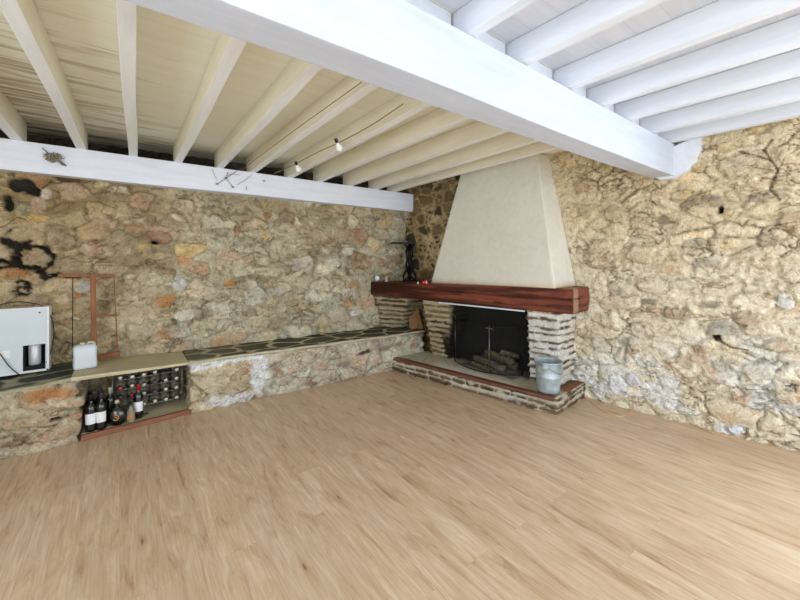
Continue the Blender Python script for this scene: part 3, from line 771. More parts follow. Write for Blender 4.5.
def schist(k, course=0.075, lime=0.4, white=0.0, dark=(70, 56, 42), mid=(132, 112, 84), thick=0.5, soot=None):
    """thin split slabs laid in courses with thick pale mortar"""
    def fn(u, z, P, V):
        zz = z+0.016*(fbm(u*3.2, z*3, k)-0.5)*2+0.007*(fbm(u*16, z*16, k+20)-0.5)*2
        row = np.floor(zz/course); fz = zz/course-row
        off = hsh(row, row*0, k+2)*3; lw = 0.17+0.16*hsh(row, row*0, k+3)
        cidx = np.floor(u/lw+off); fu = (u/lw+off)-cidx
        r = hsh(cidx, row, k+4); r2 = hsh(cidx, row, k+5); r3 = hsh(cidx, row, k+13)
        wrow = thick*(0.65+0.7*r3); ctr = wrow/2+(1-wrow)*0.5*hsh(cidx, row, k+14)
        half = wrow/2*np.clip(1.15-np.abs(fu-0.5)**3*5, 0.2, 1)     # lens-shaped slabs
        edz = (half-np.abs(fz-ctr))*course/0.010+0.8*(fbm(u*28, z*40, k+6)-0.5)*2
        edu = np.minimum(fu, 1-fu)*lw/0.016
        m = sstep(-0.15, 0.75, np.minimum(edz, edu))
        h = m*(0.008+0.022*r)+0.007*(fbm(u*26, z*50, k+7)-0.5)*2
        c = mix(np.broadcast_to(C3(*dark), u.shape+(3,)), np.broadcast_to(C3(*mid), u.shape+(3,)), r2*r2)
        c = c*(0.6+0.8*fbm(u*12, z*60, k+8))[..., None]
        c = mix(c, np.broadcast_to(C3(150, 112, 72), c.shape), sstep(0.6, 0.75, fbm(u*7, z*14, k+9))*0.5)
        mo = mix(np.broadcast_to(C3(176, 162, 130), c.shape), np.broadcast_to(C3(222, 220, 214), c.shape), np.clip(fbm(u*3, z*4, k+10)*0.8+white, 0, 1))
        mo = mo*(0.78+0.44*fbm(u*25, z*30, k+11))[..., None]
        cov = sstep(0.66-lime*0.3, 0.80-lime*0.25, fbm(u*6, z*9, k+12))
        c = mix(mo, c, m*(1-cov*0.9))
        if soot:
            q = sstep(soot[0], soot[1], (P[..., 0]-soot[2]*P[..., 1])/S+0.05*(fbm(u*8, z*8, k+15)-0.5))*(P[..., 1]/S < soot[3])
            c = mix(c, np.broadcast_to(C3(22, 19, 16), c.shape), q*0.95)
        return h, c
    return fn

# ------------------------------------------------------------------ stone bench along the back wall
bench = empty('stone_bench', (0.35*S, 2.8*S, 0), 0, 'long low rubble stone bench along the back wall with wine niche and slab seat', 'bench')
def zt(X):
    return float(np.interp(X, [-1.6, -0.47, -0.155, 0.355, 2.26], [0.31, 0.330, 0.348, 0.327, 0.302]))
def bench_fn(k, extra=None):
    def fn(u, z, P, V):
        h, c, e = rubble(u, z, k, 0.30, 0.17, PAL_BENCH, C3(186, 178, 158), C3(170, 160, 138), 0.14, 0.026, 0.38, C3(196, 190, 174), 0.5)
        x = P[..., 0]/S
        if extra == 'right':
            # whitewash smears at the pier beside the niche
            d1 = np.abs(z-0.44-0.05*(x-0.35))/0.035+0.8*(fbm(u*12, z*12, 3)-0.5)*2
            wm = (1-sstep(0.6, 1.5, d1))*(x > 0.34)*(x < 0.80)
            d2 = np.hypot((x-0.78)/0.05, (z-0.26)/0.22)+0.9*(fbm(u*10, z*10, 4)-0.5)*2
            wm = np.maximum(wm, 1-sstep(0.5, 1.3, d2))
            d3 = np.hypot((x-0.62)/0.16, (z-0.06)/0.07)+0.9*(fbm(u*10, z*10, 5)-0.5)*2
            wm = np.maximum(wm, (1-sstep(0.5, 1.3, d3))*0.8)
            pier = (1-sstep(0.66, 0.76, x))
            c = mix(c, c*np.array([0.93, 0.84, 0.66]), pier*0.8)
            c = mix(c, np.broadcast_to(C3(226, 228, 232), c.shape), wm*0.85)
            for (fx, fz, a, b, cc_, dh) in [(0.60, 0.16, .10, .05, (172, 156, 118), .03), (1.62, 0.30, .07, .03, (92, 70, 58), .0), (1.95, 0.33, .05, .03, (150, 118, 88), .02), (1.42, 0.20, .05, .025, (110, 104, 100), .01), (1.30, 0.30, .09, .02, (150, 128, 96), .01), (1.72, 0.15, .06, .04, (190, 150, 112), .02), (1.15, 0.05, .06, .03, (150, 96, 56), .01), (2.15, 0.32, .04, .08, (172, 128, 86), .02), (0.95, 0.14, .10, .05, (178, 160, 142), .02)]:
                h, c = add_feature(h, c, x*S, z, fx*S, fz, a*S, b, C3(*cc_), dh, int(900+fx*100))
        if extra == 'left':
            for (fx, fz, a, b, cc_, dh) in [(-0.30, 0.42, .11, .05, (186, 122, 60), .03), (-0.22, 0.34, .09, .04, (206, 196, 178), .04), (-0.36, 0.24, .12, .05, (172, 150, 112), .03), (-0.26, 0.22, .03, .015, (70, 54, 40), -.01), (-0.44, 0.10, .07, .03, (140, 100, 74), .01), (-0.14, 0.10, .04, .09, (206, 196, 172), .02), (-0.28, 0.10, .10, .05, (180, 138, 112), .02)]:
                h, c = add_feature(h, c, x*S, z, fx*S, fz, a*S, b, C3(*cc_), dh, int(1200+fx*100))
            c = c*np.array([0.98, 0.93, 0.84])
        return h, c*np.array([1.14, 1.15, 1.18])
    return fn
TH = 0.014
br_ = ribbon('bench_wall', [(0.362, 2.672), (1.92, 2.60), (2.25, 2.60), (2.25, 2.985), (0.362, 3.0)], [(0.362, 2.672), (1.92, 2.60), (2.25, 2.60), (2.25, 2.985), (0.362, 3.0)], 0, [zt(0.355)-TH, zt(1.92)-TH, zt(2.26)-TH, zt(2.26)-TH, zt(0.355)-TH], bench_fn(700, 'right'), M['stone'])
bl_ = ribbon('bench_wall', [(-1.60, 2.60), (-0.178, 2.63), (-0.178, 3.03), (-1.60, 3.03)], [(-1.60, 2.60), (-0.178, 2.63), (-0.178, 3.03), (-1.60, 3.03)], 0, [zt(-1.6)-TH, zt(-0.155)-TH, zt(-0.155)-TH, zt(-1.6)-TH], bench_fn(760, 'left'), M['stone'])
def slab_top(name, x0, x1, fy, by, k, darkc, groutc, cells=(0.34, 0.22)):
    nx = int((x1-x0)*S/0.011); nv = 66
    xs = np.linspace(x0, x1, nx); t = np.linspace(0, 1, nv)
    X, T = np.meshgrid(xs, t, indexing='ij')
    F = np.interp(X, *fy)-0.010; Bk = np.interp(X, *by); Y = F+(Bk-F)*T
    u = X*S; v = Y*S
    wu = u+0.06*(fbm(u*4, v*4, k)-0.5)*2; wv = v+0.05*(fbm(u*4, v*4, k+1)-0.5)*2
    e, a, b = voronoi(wu/cells[0], wv/cells[1], k+2, 0.8, 0.2)
    m = sstep(0.10, 0.17, e+0.06*(fbm(u*25, v*25, k+3)-0.5))
    r = hsh(a, b, k+4)
    h = 0.006*m+0.004*(fbm(u*6, v*6, k+5)-0.5)
    c = C3(*darkc)[None, None, :]*(0.65+0.8*r)[..., None]*(0.7+0.6*fbm(u*14, v*14, k+6))[..., None]
    c = mix(c, c*np.array([2.6, 2.3, 2.1]), (1-sstep(0.75, 1.15, X+0.3*fbm(u, v, k+11)))*(X > 0.3)*0.8)
    g = np.broadcast_to(C3(*groutc), c.shape)*(0.85+0.3*fbm(u*20, v*20, k+7))[..., None]
    m2 = m*sstep(0.0, 0.12, T+0.10*(fbm(u*3, u*0, k+8)))*sstep(0.02, 0.10, T)
    c = mix(g, c, m2)
    Z = np.vectorize(zt)(X)*S+h
    # round the nosing
    P = np.stack([X*S, Y*S, Z], -1)
    return sheet(name, P, c, nx, nv, M['slate'], extrude=(0, 0, -TH*S))
st1 = slab_top('slab_top', 0.352, 2.262, ([0.355, 1.92, 2.26], [2.672, 2.60, 2.60]), ([0.3, 2.3], [3.0, 2.985]), 3000, (60, 62, 54), (186, 176, 148), (0.36, 0.24))
st2 = slab_top('slab_top', -1.60, -0.160, ([-1.6, -0.155], [2.60, 2.63]), ([-1.6, 0], [3.04, 3.04]), 3100, (54, 64, 56), (160, 152, 126), (0.62, 0.20))
pl = MB(); xa, xb = -0.205, 0.350
pl.hexa([(xa*S, 2.615*S, (zt(xa)-TH)*S), (xb*S, 2.655*S, (zt(xb)-TH)*S), (xb*S, 2.99*S, (zt(xb)-TH)*S), (xa*S, 3.02*S, (zt(xa)-TH)*S),
         (xa*S, 2.615*S, (zt(-.155)+.006)*S), (xb*S, 2.655*S, (zt(xb)+.002)*S), (xb*S, 2.99*S, (zt(xb)+.002)*S), (xa*S, 3.02*S, (zt(-.155)+.006)*S)])
plank = pl.build('niche_plank', M['plank'], bevel=0.004)
nf = MB().box(-0.165*S, 0.362*S, 2.655*S, 3.0*S, 0, 0.028*S).build('niche_floor', M['plank'])
sl = MB(); sl.hexa([(-0.165*S, 2.615*S, 0), (0.362*S, 2.650*S, 0), (0.362*S, 2.672*S, 0), (-0.165*S, 2.637*S, 0), (-0.165*S, 2.615*S, 0.031*S), (0.362*S, 2.650*S, 0.031*S), (0.362*S, 2.672*S, 0.031*S), (-0.165*S, 2.637*S, 0.031*S)])
sill = sl.build('niche_sill', M['sillwood'], bevel=0.003)
bench_parts = (br_, bl_, st1, st2, plank, nf)
under(bench, *bench_parts)
under(nf, sill)
sill['label'] = 'red-brown wooden strip edging the niche floor'
plank['label'] = 'pale wooden plank over the niche'

# ------------------------------------------------------------------ fireplace
fp = empty('fireplace', (2.3*S, 1.85*S, 0), 0, 'corner stone fireplace with dark red beam mantel and cream plaster hood', 'fireplace')
HZ = 0.106
hb = [(1.908, 2.592), (2.18, 1.238), (2.70, 1.290), (2.50, 2.592)]
hearth = ribbon('hearth', hb, hb, 0, [0.112, 0.104, 0.104, 0.112], schist(4000, 0.060, 0.15, 0.05, thick=0.72), M['schist'], caps=('bottom',))
# hearth surface
def hearth_top():
    nx, ny = 60, 130
    s_, t_ = np.meshgrid(np.linspace(0, 1, nx), np.linspace(0, 1, ny), indexing='ij')
    A, Bq, Cq, D = [np.array(p) for p in (hb[1], hb[2], hb[3], hb[0])]
    P2 = ((1-s_)[..., None]*A+s_[..., None]*Bq)*(1-t_)[..., None]+((1-s_)[..., None]*D+s_[..., None]*Cq)*t_[..., None]
    u = P2[..., 0]*S; v = P2[..., 1]*S
    e, a, b = voronoi(u/0.3, v/0.4, 4100, 0.7, 0.1)
    m = sstep(0.02, 0.06, e)
    z = (0.104+0.008*t_)*S+0.002*m+0.003*(fbm(u*8, v*8, 41)-0.5)
    c = mix(np.broadcast_to(C3(178, 168, 148), u.shape+(3,)), np.broadcast_to(C3(206, 196, 174), u.shape+(3,)), fbm(u*3, v*3, 42))
    c = mix(c, np.broadcast_to(C3(30, 27, 24), c.shape), sstep(2.30, 2.40, P2[..., 0]+0.1*(fbm(u*5, v*5, 43)-0.5))*0.9)
    c = c*(0.8+0.4*fbm(u*20, v*20, 44))[..., None]*(0.75+0.25*m)[..., None]
    c = mix(c, np.broadcast_to(C3(222, 216, 208), c.shape), (1-sstep(2.13, 2.22, P2[..., 0]+0.12*(P2[..., 1]-1.8)))*sstep(1.45, 1.6, P2[..., 1])*(1-sstep(2.15, 2.3, P2[..., 1]))*0.8)
    c = mix(c, np.broadcast_to(C3(150, 92, 54), c.shape), (1-sstep(1.30, 1.36, P2[..., 1]))*sstep(2.3, 2.36, P2[..., 0])*0.7)
    P = np.stack([u, v, z], -1)
    return sheet('hearth_slab', P, c, nx, ny, M['slate'], extrude=(0, 0, -0.02))
hs = hearth_top()
ed = MB()
d_ = Vector((2.18-1.908, 1.238-2.592, 0)).normalized(); nn_ = Vector((d_.y, -d_.x, 0))   # outward
a_ = Vector((1.908, 2.585, 0)); b_ = Vector((2.18, 1.250, 0)); inn = -nn_*(-1)
o1 = Vector((-0.979, -0.2, 0)).normalized()
vsq = []
for z_ in (-0.018, 0.006):
    for p, zz in ((a_, 0.112), (b_, 0.104)):
        vsq.append((p+o1*0.018, zz+z_)); vsq.append((p-o1*0.030, zz+z_))
q = [Vector((p.x, p.y, z_))*S for p, z_ in vsq]
ed.hexa([q[0], q[2], q[3], q[1], q[4], q[6], q[7], q[5]])
edge = ed.build('hearth_edging', M['trimwood'], bevel=0.004)
edge['label'] = 'brown wooden edging along the hearth front'
# pillars
pr = ribbon('pillar', [(2.365, 1.545), (2.415, 1.355), (2.60, 1.37), (2.60, 1.56)], [(2.275, 1.507), (2.318, 1.312), (2.60, 1.33), (2.60, 1.53)], 0.104, 0.622, schist(4200, 0.074, 0.35, 0.35, thick=0.42), M['schist'])
plf = ribbon('pillar', [(2.25, 2.46), (2.285, 2.275), (2.48, 2.30), (2.44, 2.48)], [(2.052, 2.375), (2.125, 2.150), (2.45, 2.20), (2.40, 2.42)], 0.108, 0.622, schist(4300, 0.070, 0.15, -0.6, thick=0.55, soot=(2.17, 2.24, 0.0, 2.30)), M['schist'])
pc = ribbon('corner_pillar', [(2.06, 2.975), (2.20, 2.85), (2.36, 2.87), (2.36, 2.98), (2.06, 2.985)], [(1.955, 2.915), (2.085, 2.62), (2.38, 2.66), (2.38, 2.98), (1.95, 2.985)], 0.306, 0.624, schist(4400, 0.070, 0.15, -0.4, thick=0.55), M['schist'])
# mantel beam
def mantel_fn(u, z, P, V):
    h = 0.010*(fbm(u*2.0, z*9, 51)-0.5)*2+0.004*(fbm(u*9, z*30, 52)-0.5)*2
    # shakes: long cracks along the grain
    crack = np.zeros_like(u)
    for zc, a, b, wd in ((0.712, 1.3, 2.9, 0.009), (0.690, 0.25, 1.5, 0.008), (0.730, 0.1, 0.9, 0.006), (0.660, 1.9, 2.5, 0.005)):
        zz = zc*S+0.006*np.sin(u*5)+0.01*(fbm(u*3, u*0, int(zc*999))-0.5)
        crack = np.maximum(crack, (1-sstep(0.3, 1.0, np.abs(z-zz)/wd))*(u > a)*(u < b))
    h = h-0.024*crack
    h = h+0.006*(fbm(u*3, z*70, 57)-0.5)*2
    ed_ = np.minimum(V, 1-V)*0.22
    h = h-0.014*(1-sstep(0, 0.02, ed_))
    c = mix(np.broadcast_to(C3(72, 38, 28), u.shape+(3,)), np.broadcast_to(C3(128, 68, 50), u.shape+(3,)), sstep(0.35, 0.65, fbm(u*2.2, z*26, 53)))
    c = mix(c, np.broadcast_to(C3(84, 40, 30), c.shape), sstep(0.5, 0.8, fbm(u*5, z*8, 54))*0.5)
    c = mix(c, np.broadcast_to(C3(44, 24, 18), c.shape), crack*0.7)
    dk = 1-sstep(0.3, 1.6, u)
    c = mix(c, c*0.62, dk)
    c = c*(0.8+0.4*fbm(u*12, z*50, 55))[..., None]
    # worn pale arris at the near corner
    x = P[..., 0]/S; y = P[..., 1]/S
    wmk = (1-sstep(0.7, 1.1, np.abs(x-2.37)/0.045))*(y < 1.26)
    c = mix(c, np.broadcast_to(C3(168, 132, 108), c.shape), wmk*0.8)
    return h, c
mp_ = [(1.92, 2.985), (2.324, 1.207), (2.615, 1.245), (2.39, 2.985)]
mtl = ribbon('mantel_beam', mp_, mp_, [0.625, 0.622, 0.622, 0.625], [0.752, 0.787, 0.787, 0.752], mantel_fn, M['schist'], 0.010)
fs_ = MB(); fs_.hexa([(2.085*S, 2.215*S, 0.612*S), (2.245*S, 1.515*S, 0.610*S), (2.26*S, 1.52*S, 0.610*S), (2.10*S, 2.22*S, 0.612*S), (2.085*S, 2.215*S, 0.622*S), (2.245*S, 1.515*S, 0.620*S), (2.26*S, 1.52*S, 0.620*S), (2.10*S, 2.22*S, 0.622*S)])
flash = fs_.build('flashing_strip', M['whitemetal']); flash['label'] = 'white metal strip under the mantel'
# plaster hood
def hood_fn(u, z, P, V):
    h = 0.006*(fbm(u*2, z*2, 61)-0.5)*2+0.0015*(fbm(u*14, z*14, 62)-0.5)*2
    c = mix(np.broadcast_to(C3(216, 211, 198), u.shape+(3,)), np.broadcast_to(C3(226, 223, 212), u.shape+(3,)), fbm(u*3, z*3, 63))
    st_ = (1-sstep(0, 0.05, V+0.03*(fbm(u*8, z*0, 64)-0.5)))
    c = mix(c, np.broadcast_to(C3(206, 178, 128), c.shape), st_*0.6)
    return h, c
def smooth_poly_hood():
    b0 = [(2.172, 2.402), (2.302, 1.322), (2.60, 1.332), (2.46, 2.44)]
    t0 = [(2.372, 2.215), (2.453, 1.549), (2.59, 1.530), (2.49, 2.215)]
    return ribbon('chimney_hood', b0, t0, [0.762, 0.784, 0.784, 0.764], 1.765, hood_fn, M['stone'], 0.02)
hood = smooth_poly_hood()
hm = stone_mat('hood_render', 0.85, 0.12, 18)
for nd in hm.node_tree.nodes:
    if nd.type == 'VALTORGB':
        nd.color_ramp.elements[0].color = (0.93, 0.93, 0.93, 1); nd.color_ramp.elements[1].color = (1, 1, 1, 1); nd.color_ramp.elements[2].color = (1.04, 1.04, 1.04, 1)
hood.data.materials[0] = hm
mm_ = stone_mat('mantel_stain', 0.5, 0.3, 40)
mtl.data.materials[0] = mm_
# firebox lining
fb = MB()
def slab_xy(mb, a, b, th, z0, z1):
    a = Vector((a[0], a[1], 0)); b = Vector((b[0], b[1], 0)); d = (b-a).normalized(); n = Vector((d.y, -d.x, 0))*th
    q = [a, b, b+n, a+n]
    mb.hexa([Vector((p.x, p.y, z0))*S for p in q]+[Vector((p.x, p.y, z1))*S for p in q])
slab_xy(fb, (2.42, 2.30), (2.50, 1.53), -0.02, 0.110, 0.621)
slab_xy(fb, (2.40, 1.565), (2.50, 1.57), -0.012, 0.110, 0.621)
slab_xy(fb, (2.33, 2.25), (2.44, 2.26), 0.012, 0.110, 0.621)
fbx = fb.build('firebox', M['soot']); fbx['label'] = 'soot-blackened firebox lining'
under(fp, hearth, pr, plf, pc, mtl, hood, fbx)
under(hearth, hs, edge)
under(mtl, flash)

# fire screen: bowed black mesh guard with a hinge post in the middle
scr = empty('fire_screen', (2.2*S, 1.88*S, 0.11*S), 0, 'black bowed wire mesh screen standing in the fireplace opening', 'fire screen')
def scr_pt(t, z):
    # quadratic bow through three plan points
    p0, p1, p2 = Vector((2.245, 2.185)), Vector((2.085, 1.80)), Vector((2.372, 1.615))
    q = p0*(1-t)**2+p1*2*t*(1-t)+p2*t*t
    return Vector((q.x*S, q.y*S, z*S))
zb_, zt_ = 0.115, 0.470
halves = [(0.0, 0.60), (0.605, 1.0)]; meshes = []
parts = []
for (ta, tb) in halves:
    fr_ = MB()
    for z_ in (zb_+.004, zt_): fr_.tube([scr_pt(ta+(tb-ta)*i/16, z_) for i in range(17)], 0.006, 6)
    for t_ in (ta, tb): fr_.tube([scr_pt(t_, zb_), scr_pt(t_, zt_)], 0.006, 6)
    parts.append(fr_.build('screen_frame', M['iron']))
    ms = MB(); nw = int(36*(tb-ta)*1.3)
    for i in range(nw+1):
        t_ = ta+(tb-ta)*i/nw; ms.tube([scr_pt(t_, zb_), scr_pt(t_, zt_)], 0.0011, 3)
    for j in range(24):
        z_ = zb_+(zt_-zb_)*j/24; ms.tube([scr_pt(ta+(tb-ta)*i/12, z_) for i in range(13)], 0.0011, 3)
    meshes.append((parts[-1], ms.build('wire_mesh', M['meshwire'])))
hp = MB(); c_ = scr_pt(0.602, 0)+Vector((-0.010, -0.004, 0)); hp.tube([c_+Vector((0, 0, zb_*S)), c_+Vector((0, 0, 0.475*S))], 0.005, 6)
hp.bar(c_+Vector((0, 0.05, 0.455*S)), c_+Vector((0, -0.05, 0.455*S)), 0.006, 0.008)
parts.append(hp.build('hinge_post', M['hinge']))
fr_ = MB(); fr_.tube([scr_pt(0.0, zb_)+Vector((0.01, 0, 0)), scr_pt(0.0, 0.50)+Vector((0.01, 0, 0))], 0.007, 6); parts.append(fr_.build('side_post', M['hinge']))
under(scr, *parts)
for a_q, b_q in meshes: under(a_q, b_q)
# logs and ash
def log(p, q, r, label, seed):
    rnd = random.Random(seed); n = 9; P_ = []; R_ = []
    p = Vector(p)*S; q = Vector(q)*S
    for i in range(n):
        t = i/(n-1); P_.append(p.lerp(q, t)+Vector((rnd.uniform(-1, 1), rnd.uniform(-1, 1), rnd.uniform(-1, 1)))*0.004); R_.append(r*(0.9+0.15*rnd.random()))
    mb = MB(); mb.tube(P_, R_, 9)
    o = mb.build('firewood_log', M['log']); tag(o, label, 'log', 'logs behind the fire screen')
log((2.36, 2.06, 0.150), (2.30, 1.72, 0.150), 0.045, 'charred log lying at the front of the fire behind the screen', 1)
log((2.44, 2.04, 0.150), (2.43, 1.70, 0.150), 0.048, 'charred log lying at the back of the fire', 2)
log((2.41, 1.98, 0.212), (2.34, 1.68, 0.205), 0.038, 'grey burnt log lying on top of the front and back logs', 3)
log((2.28, 2.03, 0.134), (2.235, 1.80, 0.134), 0.026, 'thin burnt branch nearest to the fire screen mesh', 4)
log((2.36, 1.80, 0.255), (2.47, 1.72, 0.215), 0.030, 'short pale split log at the top of the fire pile', 5)
# ash bed
na = 40
s_, t_ = np.meshgrid(np.linspace(-1, 1, na), np.linspace(-1, 1, na), indexing='ij')
rr_ = np.hypot(s_, t_)
AX = (2.37+0.12*s_)*S; AY = (1.86+0.25*t_)*S
AZ = HZ*S+0.008+0.045*np.clip(1-rr_, 0, 1)**0.7*(0.4+1.1*fbm(AX*14, AY*14, 71))
o = sheet('ash_bed', np.stack([AX, AY, AZ], -1), np.broadcast_to(C3(122, 114, 104), AX.shape+(3,))*(0.6+0.7*fbm(AX*30, AY*30, 72))[..., None], na, na, M['ashstone'], extrude=(0, 0, -0.004))
tag(o, 'bed of grey ash under the logs in the fireplace', 'ash', kind='stuff')

# ------------------------------------------------------------------ galvanised bucket
bk = empty('bucket', (2.247*S, 1.335*S, 0.114*S), math.radians(20), 'galvanised metal bucket standing at the right end of the hearth', 'bucket')
mb = MB(); r0, r1, hh = 0.104, 0.128, 0.300
mb.lathe([(0.0, 0.012), (r0-0.004, 0.012), (r0-.004, 0.0), (r0, 0.0), (r0+0.001, 0.02), (r0+(r1-r0)*.5, hh*.5-0.006), (r0+(r1-r0)*.5+0.003, hh*.5), (r0+(r1-r0)*.5, hh*.5+0.006), (r1-0.001, hh-0.012), (r1+0.004, hh-0.008), (r1+0.004, hh), (r1-0.004, hh), (r1-0.005, hh-0.02), (r0-0.006, 0.02), (0.0, 0.02)], 36)
bbody = mb.build('bucket_body', M['galv'], bk)
for sx in (-1, 1):
    e_ = MB(); e_.box(sx*(r1+0.002)-0.004, sx*(r1+0.002)+0.004, -0.02, 0.02, hh-0.055, hh-0.01); e_.build('handle_lug', M['galv'], bbody, bevel=0.002)
hd = MB(); hd.tube([(r1*1.03*math.cos(a), -math.sin(a)*0.125, hh-0.03-0.085*math.sin(a)) for a in [math.pi*i/20 for i in range(21)]], 0.0028, 6)
o = hd.build('bucket_handle', M['hinge'], bk)

# ------------------------------------------------------------------ board in the gap beside the left pillar
mb = MB(); X0, Y0 = 2.215, 2.70
mb.hexa([Vector(p)*S for p in [(2.20, 2.735, .3045), (2.305, 2.655, .3045), (2.325, 2.675, .3045), (2.22, 2.755, .3045), (2.225, 2.80, .50), (2.30, 2.73, .50), (2.32, 2.75, .50), (2.245, 2.82, .50)]])
o = mb.build('wooden_board', M['orangewood'], bevel=0.003); tag(o, 'orange-brown wooden board leaning on the bench end behind the left fireplace pillar', 'board')

# ------------------------------------------------------------------ things on the mantel shelf
def shelf_z(Y): return float(np.interp(Y, [1.2, 3.0], [0.787, 0.752]))*S
def on_shelf(px, Y):
    x, y, _ = ray(px, 256); return (x/y*Y*S, Y*S, shelf_z(Y)-0.001)
L0 = on_shelf(409.5, 2.78)
st_ = empty('iron_stand', L0, math.radians(-30), 'black wrought iron stand with a flat top plate at the left end of the mantel', 'stand')
zt2 = 1.134*S-L0[2]
mb = MB(); mb.box(-0.27, 0.085, -0.07, 0.07, zt2-0.028, zt2); mb.build('top_plate', M['iron'], st_, bevel=0.003)
mb = MB()
for i in range(4):
    a = i*math.pi/2+0.6
    pts = []
    for j in range(19):
        t = j/18; r_ = 0.085*(1-t)**3+0.030+0.02*t**4*2; aa = a+t*5.5
        pts.append((r_*math.cos(aa), r_*math.sin(aa), 0.012+(zt2-0.026)*t))
    mb.tube(pts, 0.013, 6)
mb.tube([(0, 0, 0.02), (0, 0, zt2-0.02)], 0.024, 8)
mb.build('twisted_column', M['iron'], st_)
mb = MB(); mb.lathe([(0.0, 0.0), (0.12, 0.0), (0.12, 0.008), (0.05, 0.022), (0.0, 0.03)], 16); mb.build('base_plate', M['iron'], st_)
mb = MB(); mb.tube([(0.08, 0.0, zt2-0.02), (0.055, 0.0, zt2*0.75), (0.035, 0.0, zt2*0.55)], 0.007, 6); mb.build('brace', M['hinge'], st_)
# small alarm clock
L1 = on_shelf(377.5, 2.905)
ck = empty('alarm_clock', L1, math.radians(-50), 'small round pale metal clock at the far left end of the mantel', 'clock')
mb = MB(); R90 = Matrix.Rotation(math.radians(90), 4, 'X')
mb.lathe([(0.0, -0.02), (0.040, -0.02), (0.044, -0.012), (0.044, 0.018), (0.038, 0.022), (0.038, 0.016), (0.0, 0.016)], 24, Matrix.Translation((0, 0, 0.058)) @ R90); mb.build('clock_case', M['hinge'], ck)
mb = MB(); mb.lathe([(0.0, 0.0), (0.036, 0.0), (0.036, 0.003), (0.0, 0.003)], 24, Matrix.Translation((0, -0.014, 0.058)) @ R90); mb.build('clock_face', M['label'], ck)
for sx in (-1, 1):
    mb = MB(); mb.tube([(sx*0.022, 0, 0.025), (sx*0.032, 0, 0.001)], 0.005, 6); mb.build('foot', M['chrome'], ck)
# pale cone-shaped ornament
L2 = on_shelf(386.5, 2.86)
mb = MB(); mb.lathe([(0.0, 0), (0.028, 0), (0.024, 0.02), (0.016, 0.06), (0.007, 0.088), (0.0, 0.092)], 14)
o = mb.build('ornament', M['cap_silver']); o.location = L2; tag(o, 'small pale cone-shaped ornament between the clock and the iron stand', 'ornament')
# bent pale wire hoop
mb = MB(); L3 = Vector(on_shelf(395, 2.82))
mb.tube([L3+Vector((-0.05+0.17*t, 0.03-0.07*t, 0.003+0.13*(1-t)**2)) for t in [i/12 for i in range(13)]], 0.003, 6)
mb.tube([L3+Vector((-0.11+0.10*t, 0.05-0.03*t, 0.004+0.085*math.sin(math.pi*t))) for t in [i/12 for i in range(13)]], 0.003, 6)
o = mb.build('bent_wire', M['browncable']); tag(o, 'thin bent wire lying on the mantel in front of the iron stand', 'wire')
# red tin and white cup
L4 = on_shelf(425, 2.33)
tn = empty('red_tin', L4, math.radians(-35), 'small red tin lying on the mantel beside the plaster hood', 'tin')
mb = MB(); mb.lathe([(0.0, -0.036), (0.019, -0.036), (0.021, -0.033), (0.021, 0.033), (0.019, 0.036), (0.0, 0.036)], 18, Matrix.Translation((0, 0, 0.022)) @ Matrix.Rotation(math.radians(90), 4, 'Y')); mb.build('tin_body', M['redtin'], tn)
mb = MB(); mb.lathe([(0.0, 0.0), (0.0215, 0.0), (0.0215, 0.008), (0.0, 0.008)], 18, Matrix.Translation((0.012, 0, 0.022)) @ Matrix.Rotation(math.radians(90), 4, 'Y')); mb.build('tin_band', M['label'], tn)
L5 = on_shelf(418, 2.375)
mb = MB(); mb.lathe([(0.0, 0), (0.013, 0), (0.014, 0.022), (0.010, 0.028), (0.0, 0.030)], 14)
o = mb.build('salt_pot', M['cap_silver']); o.location = L5; tag(o, 'tiny white pot standing left of the red tin on the mantel', 'pot')

# wire down the corner above the mantel
def cable(name, pts, r, mat, label, n=6):
    # Catmull-Rom through points
    P_ = [Vector(p) for p in pts]; out = []
    for i in range(len(P_)-1):
        p0 = P_[max(i-1, 0)]; p1 = P_[i]; p2 = P_[i+1]; p3 = P_[min(i+2, len(P_)-1)]
        for j in range(8):
            t = j/8
            out.append(0.5*((2*p1)+(-p0+p2)*t+(2*p0-5*p1+4*p2-p3)*t*t+(-p0+3*p1-3*p2+p3)*t**3))
    out.append(P_[-1])
    o = MB().tube(out, r, n).build(name, mat)
    return tag(o, label, 'cable' if 'cable' in name else 'cord')
def bw(px, py, Y=2.955): return Vector(on_back(px, py, Y))*S
cable('wall_cable', [bw(400, 213), bw(405, 222), bw(406.5, 232), bw(406, 241)], 0.004, M['cable'], 'thin black cable hanging down the wall corner above the iron stand')

# ------------------------------------------------------------------ white appliance on the left end of the bench
AY_ = 2.90
ax1, _, _ = on_back(47, 370, AY_)
az0, az1 = 0.352, 0.706
aw = 0.36
ap = empty('white_appliance', ((ax1-aw)*S, AY_*S, zt(-0.47)*S), 0, 'white metal box appliance with an open compartment, standing on the left end of the bench', 'appliance')
W_, D_, H_ = aw*S, 0.085*S, (az1-zt(-0.47))*S
zb0 = 0.030
cx0, cx1, cz0, cz1 = W_-0.142, W_-0.010, zb0+0.012, zb0+0.225     # open compartment
mb = MB()
mb.box(0, cx0, 0, D_, zb0, H_); mb.box(cx1, W_, 0, D_, zb0, H_); mb.box(cx0, cx1, 0, D_, cz1, H_); mb.box(cx0, cx1, 0, D_, zb0, cz0); mb.box(cx0, cx1, D_-0.006, D_, cz0, cz1)
casing = mb.build('casing', M['whitemetal'], ap)
mb = MB(); mb.box(-0.01, W_+0.012, -0.012, 0.0, zb0-0.004, zb0+0.01); mb.box(W_, W_+0.014, -0.012, D_, zb0-0.004, H_+0.004); mb.box(-0.01, W_+0.014, -0.004, D_, H_, H_+0.006); mb.build('edge_trim', M['label'], ap)
mb = MB()
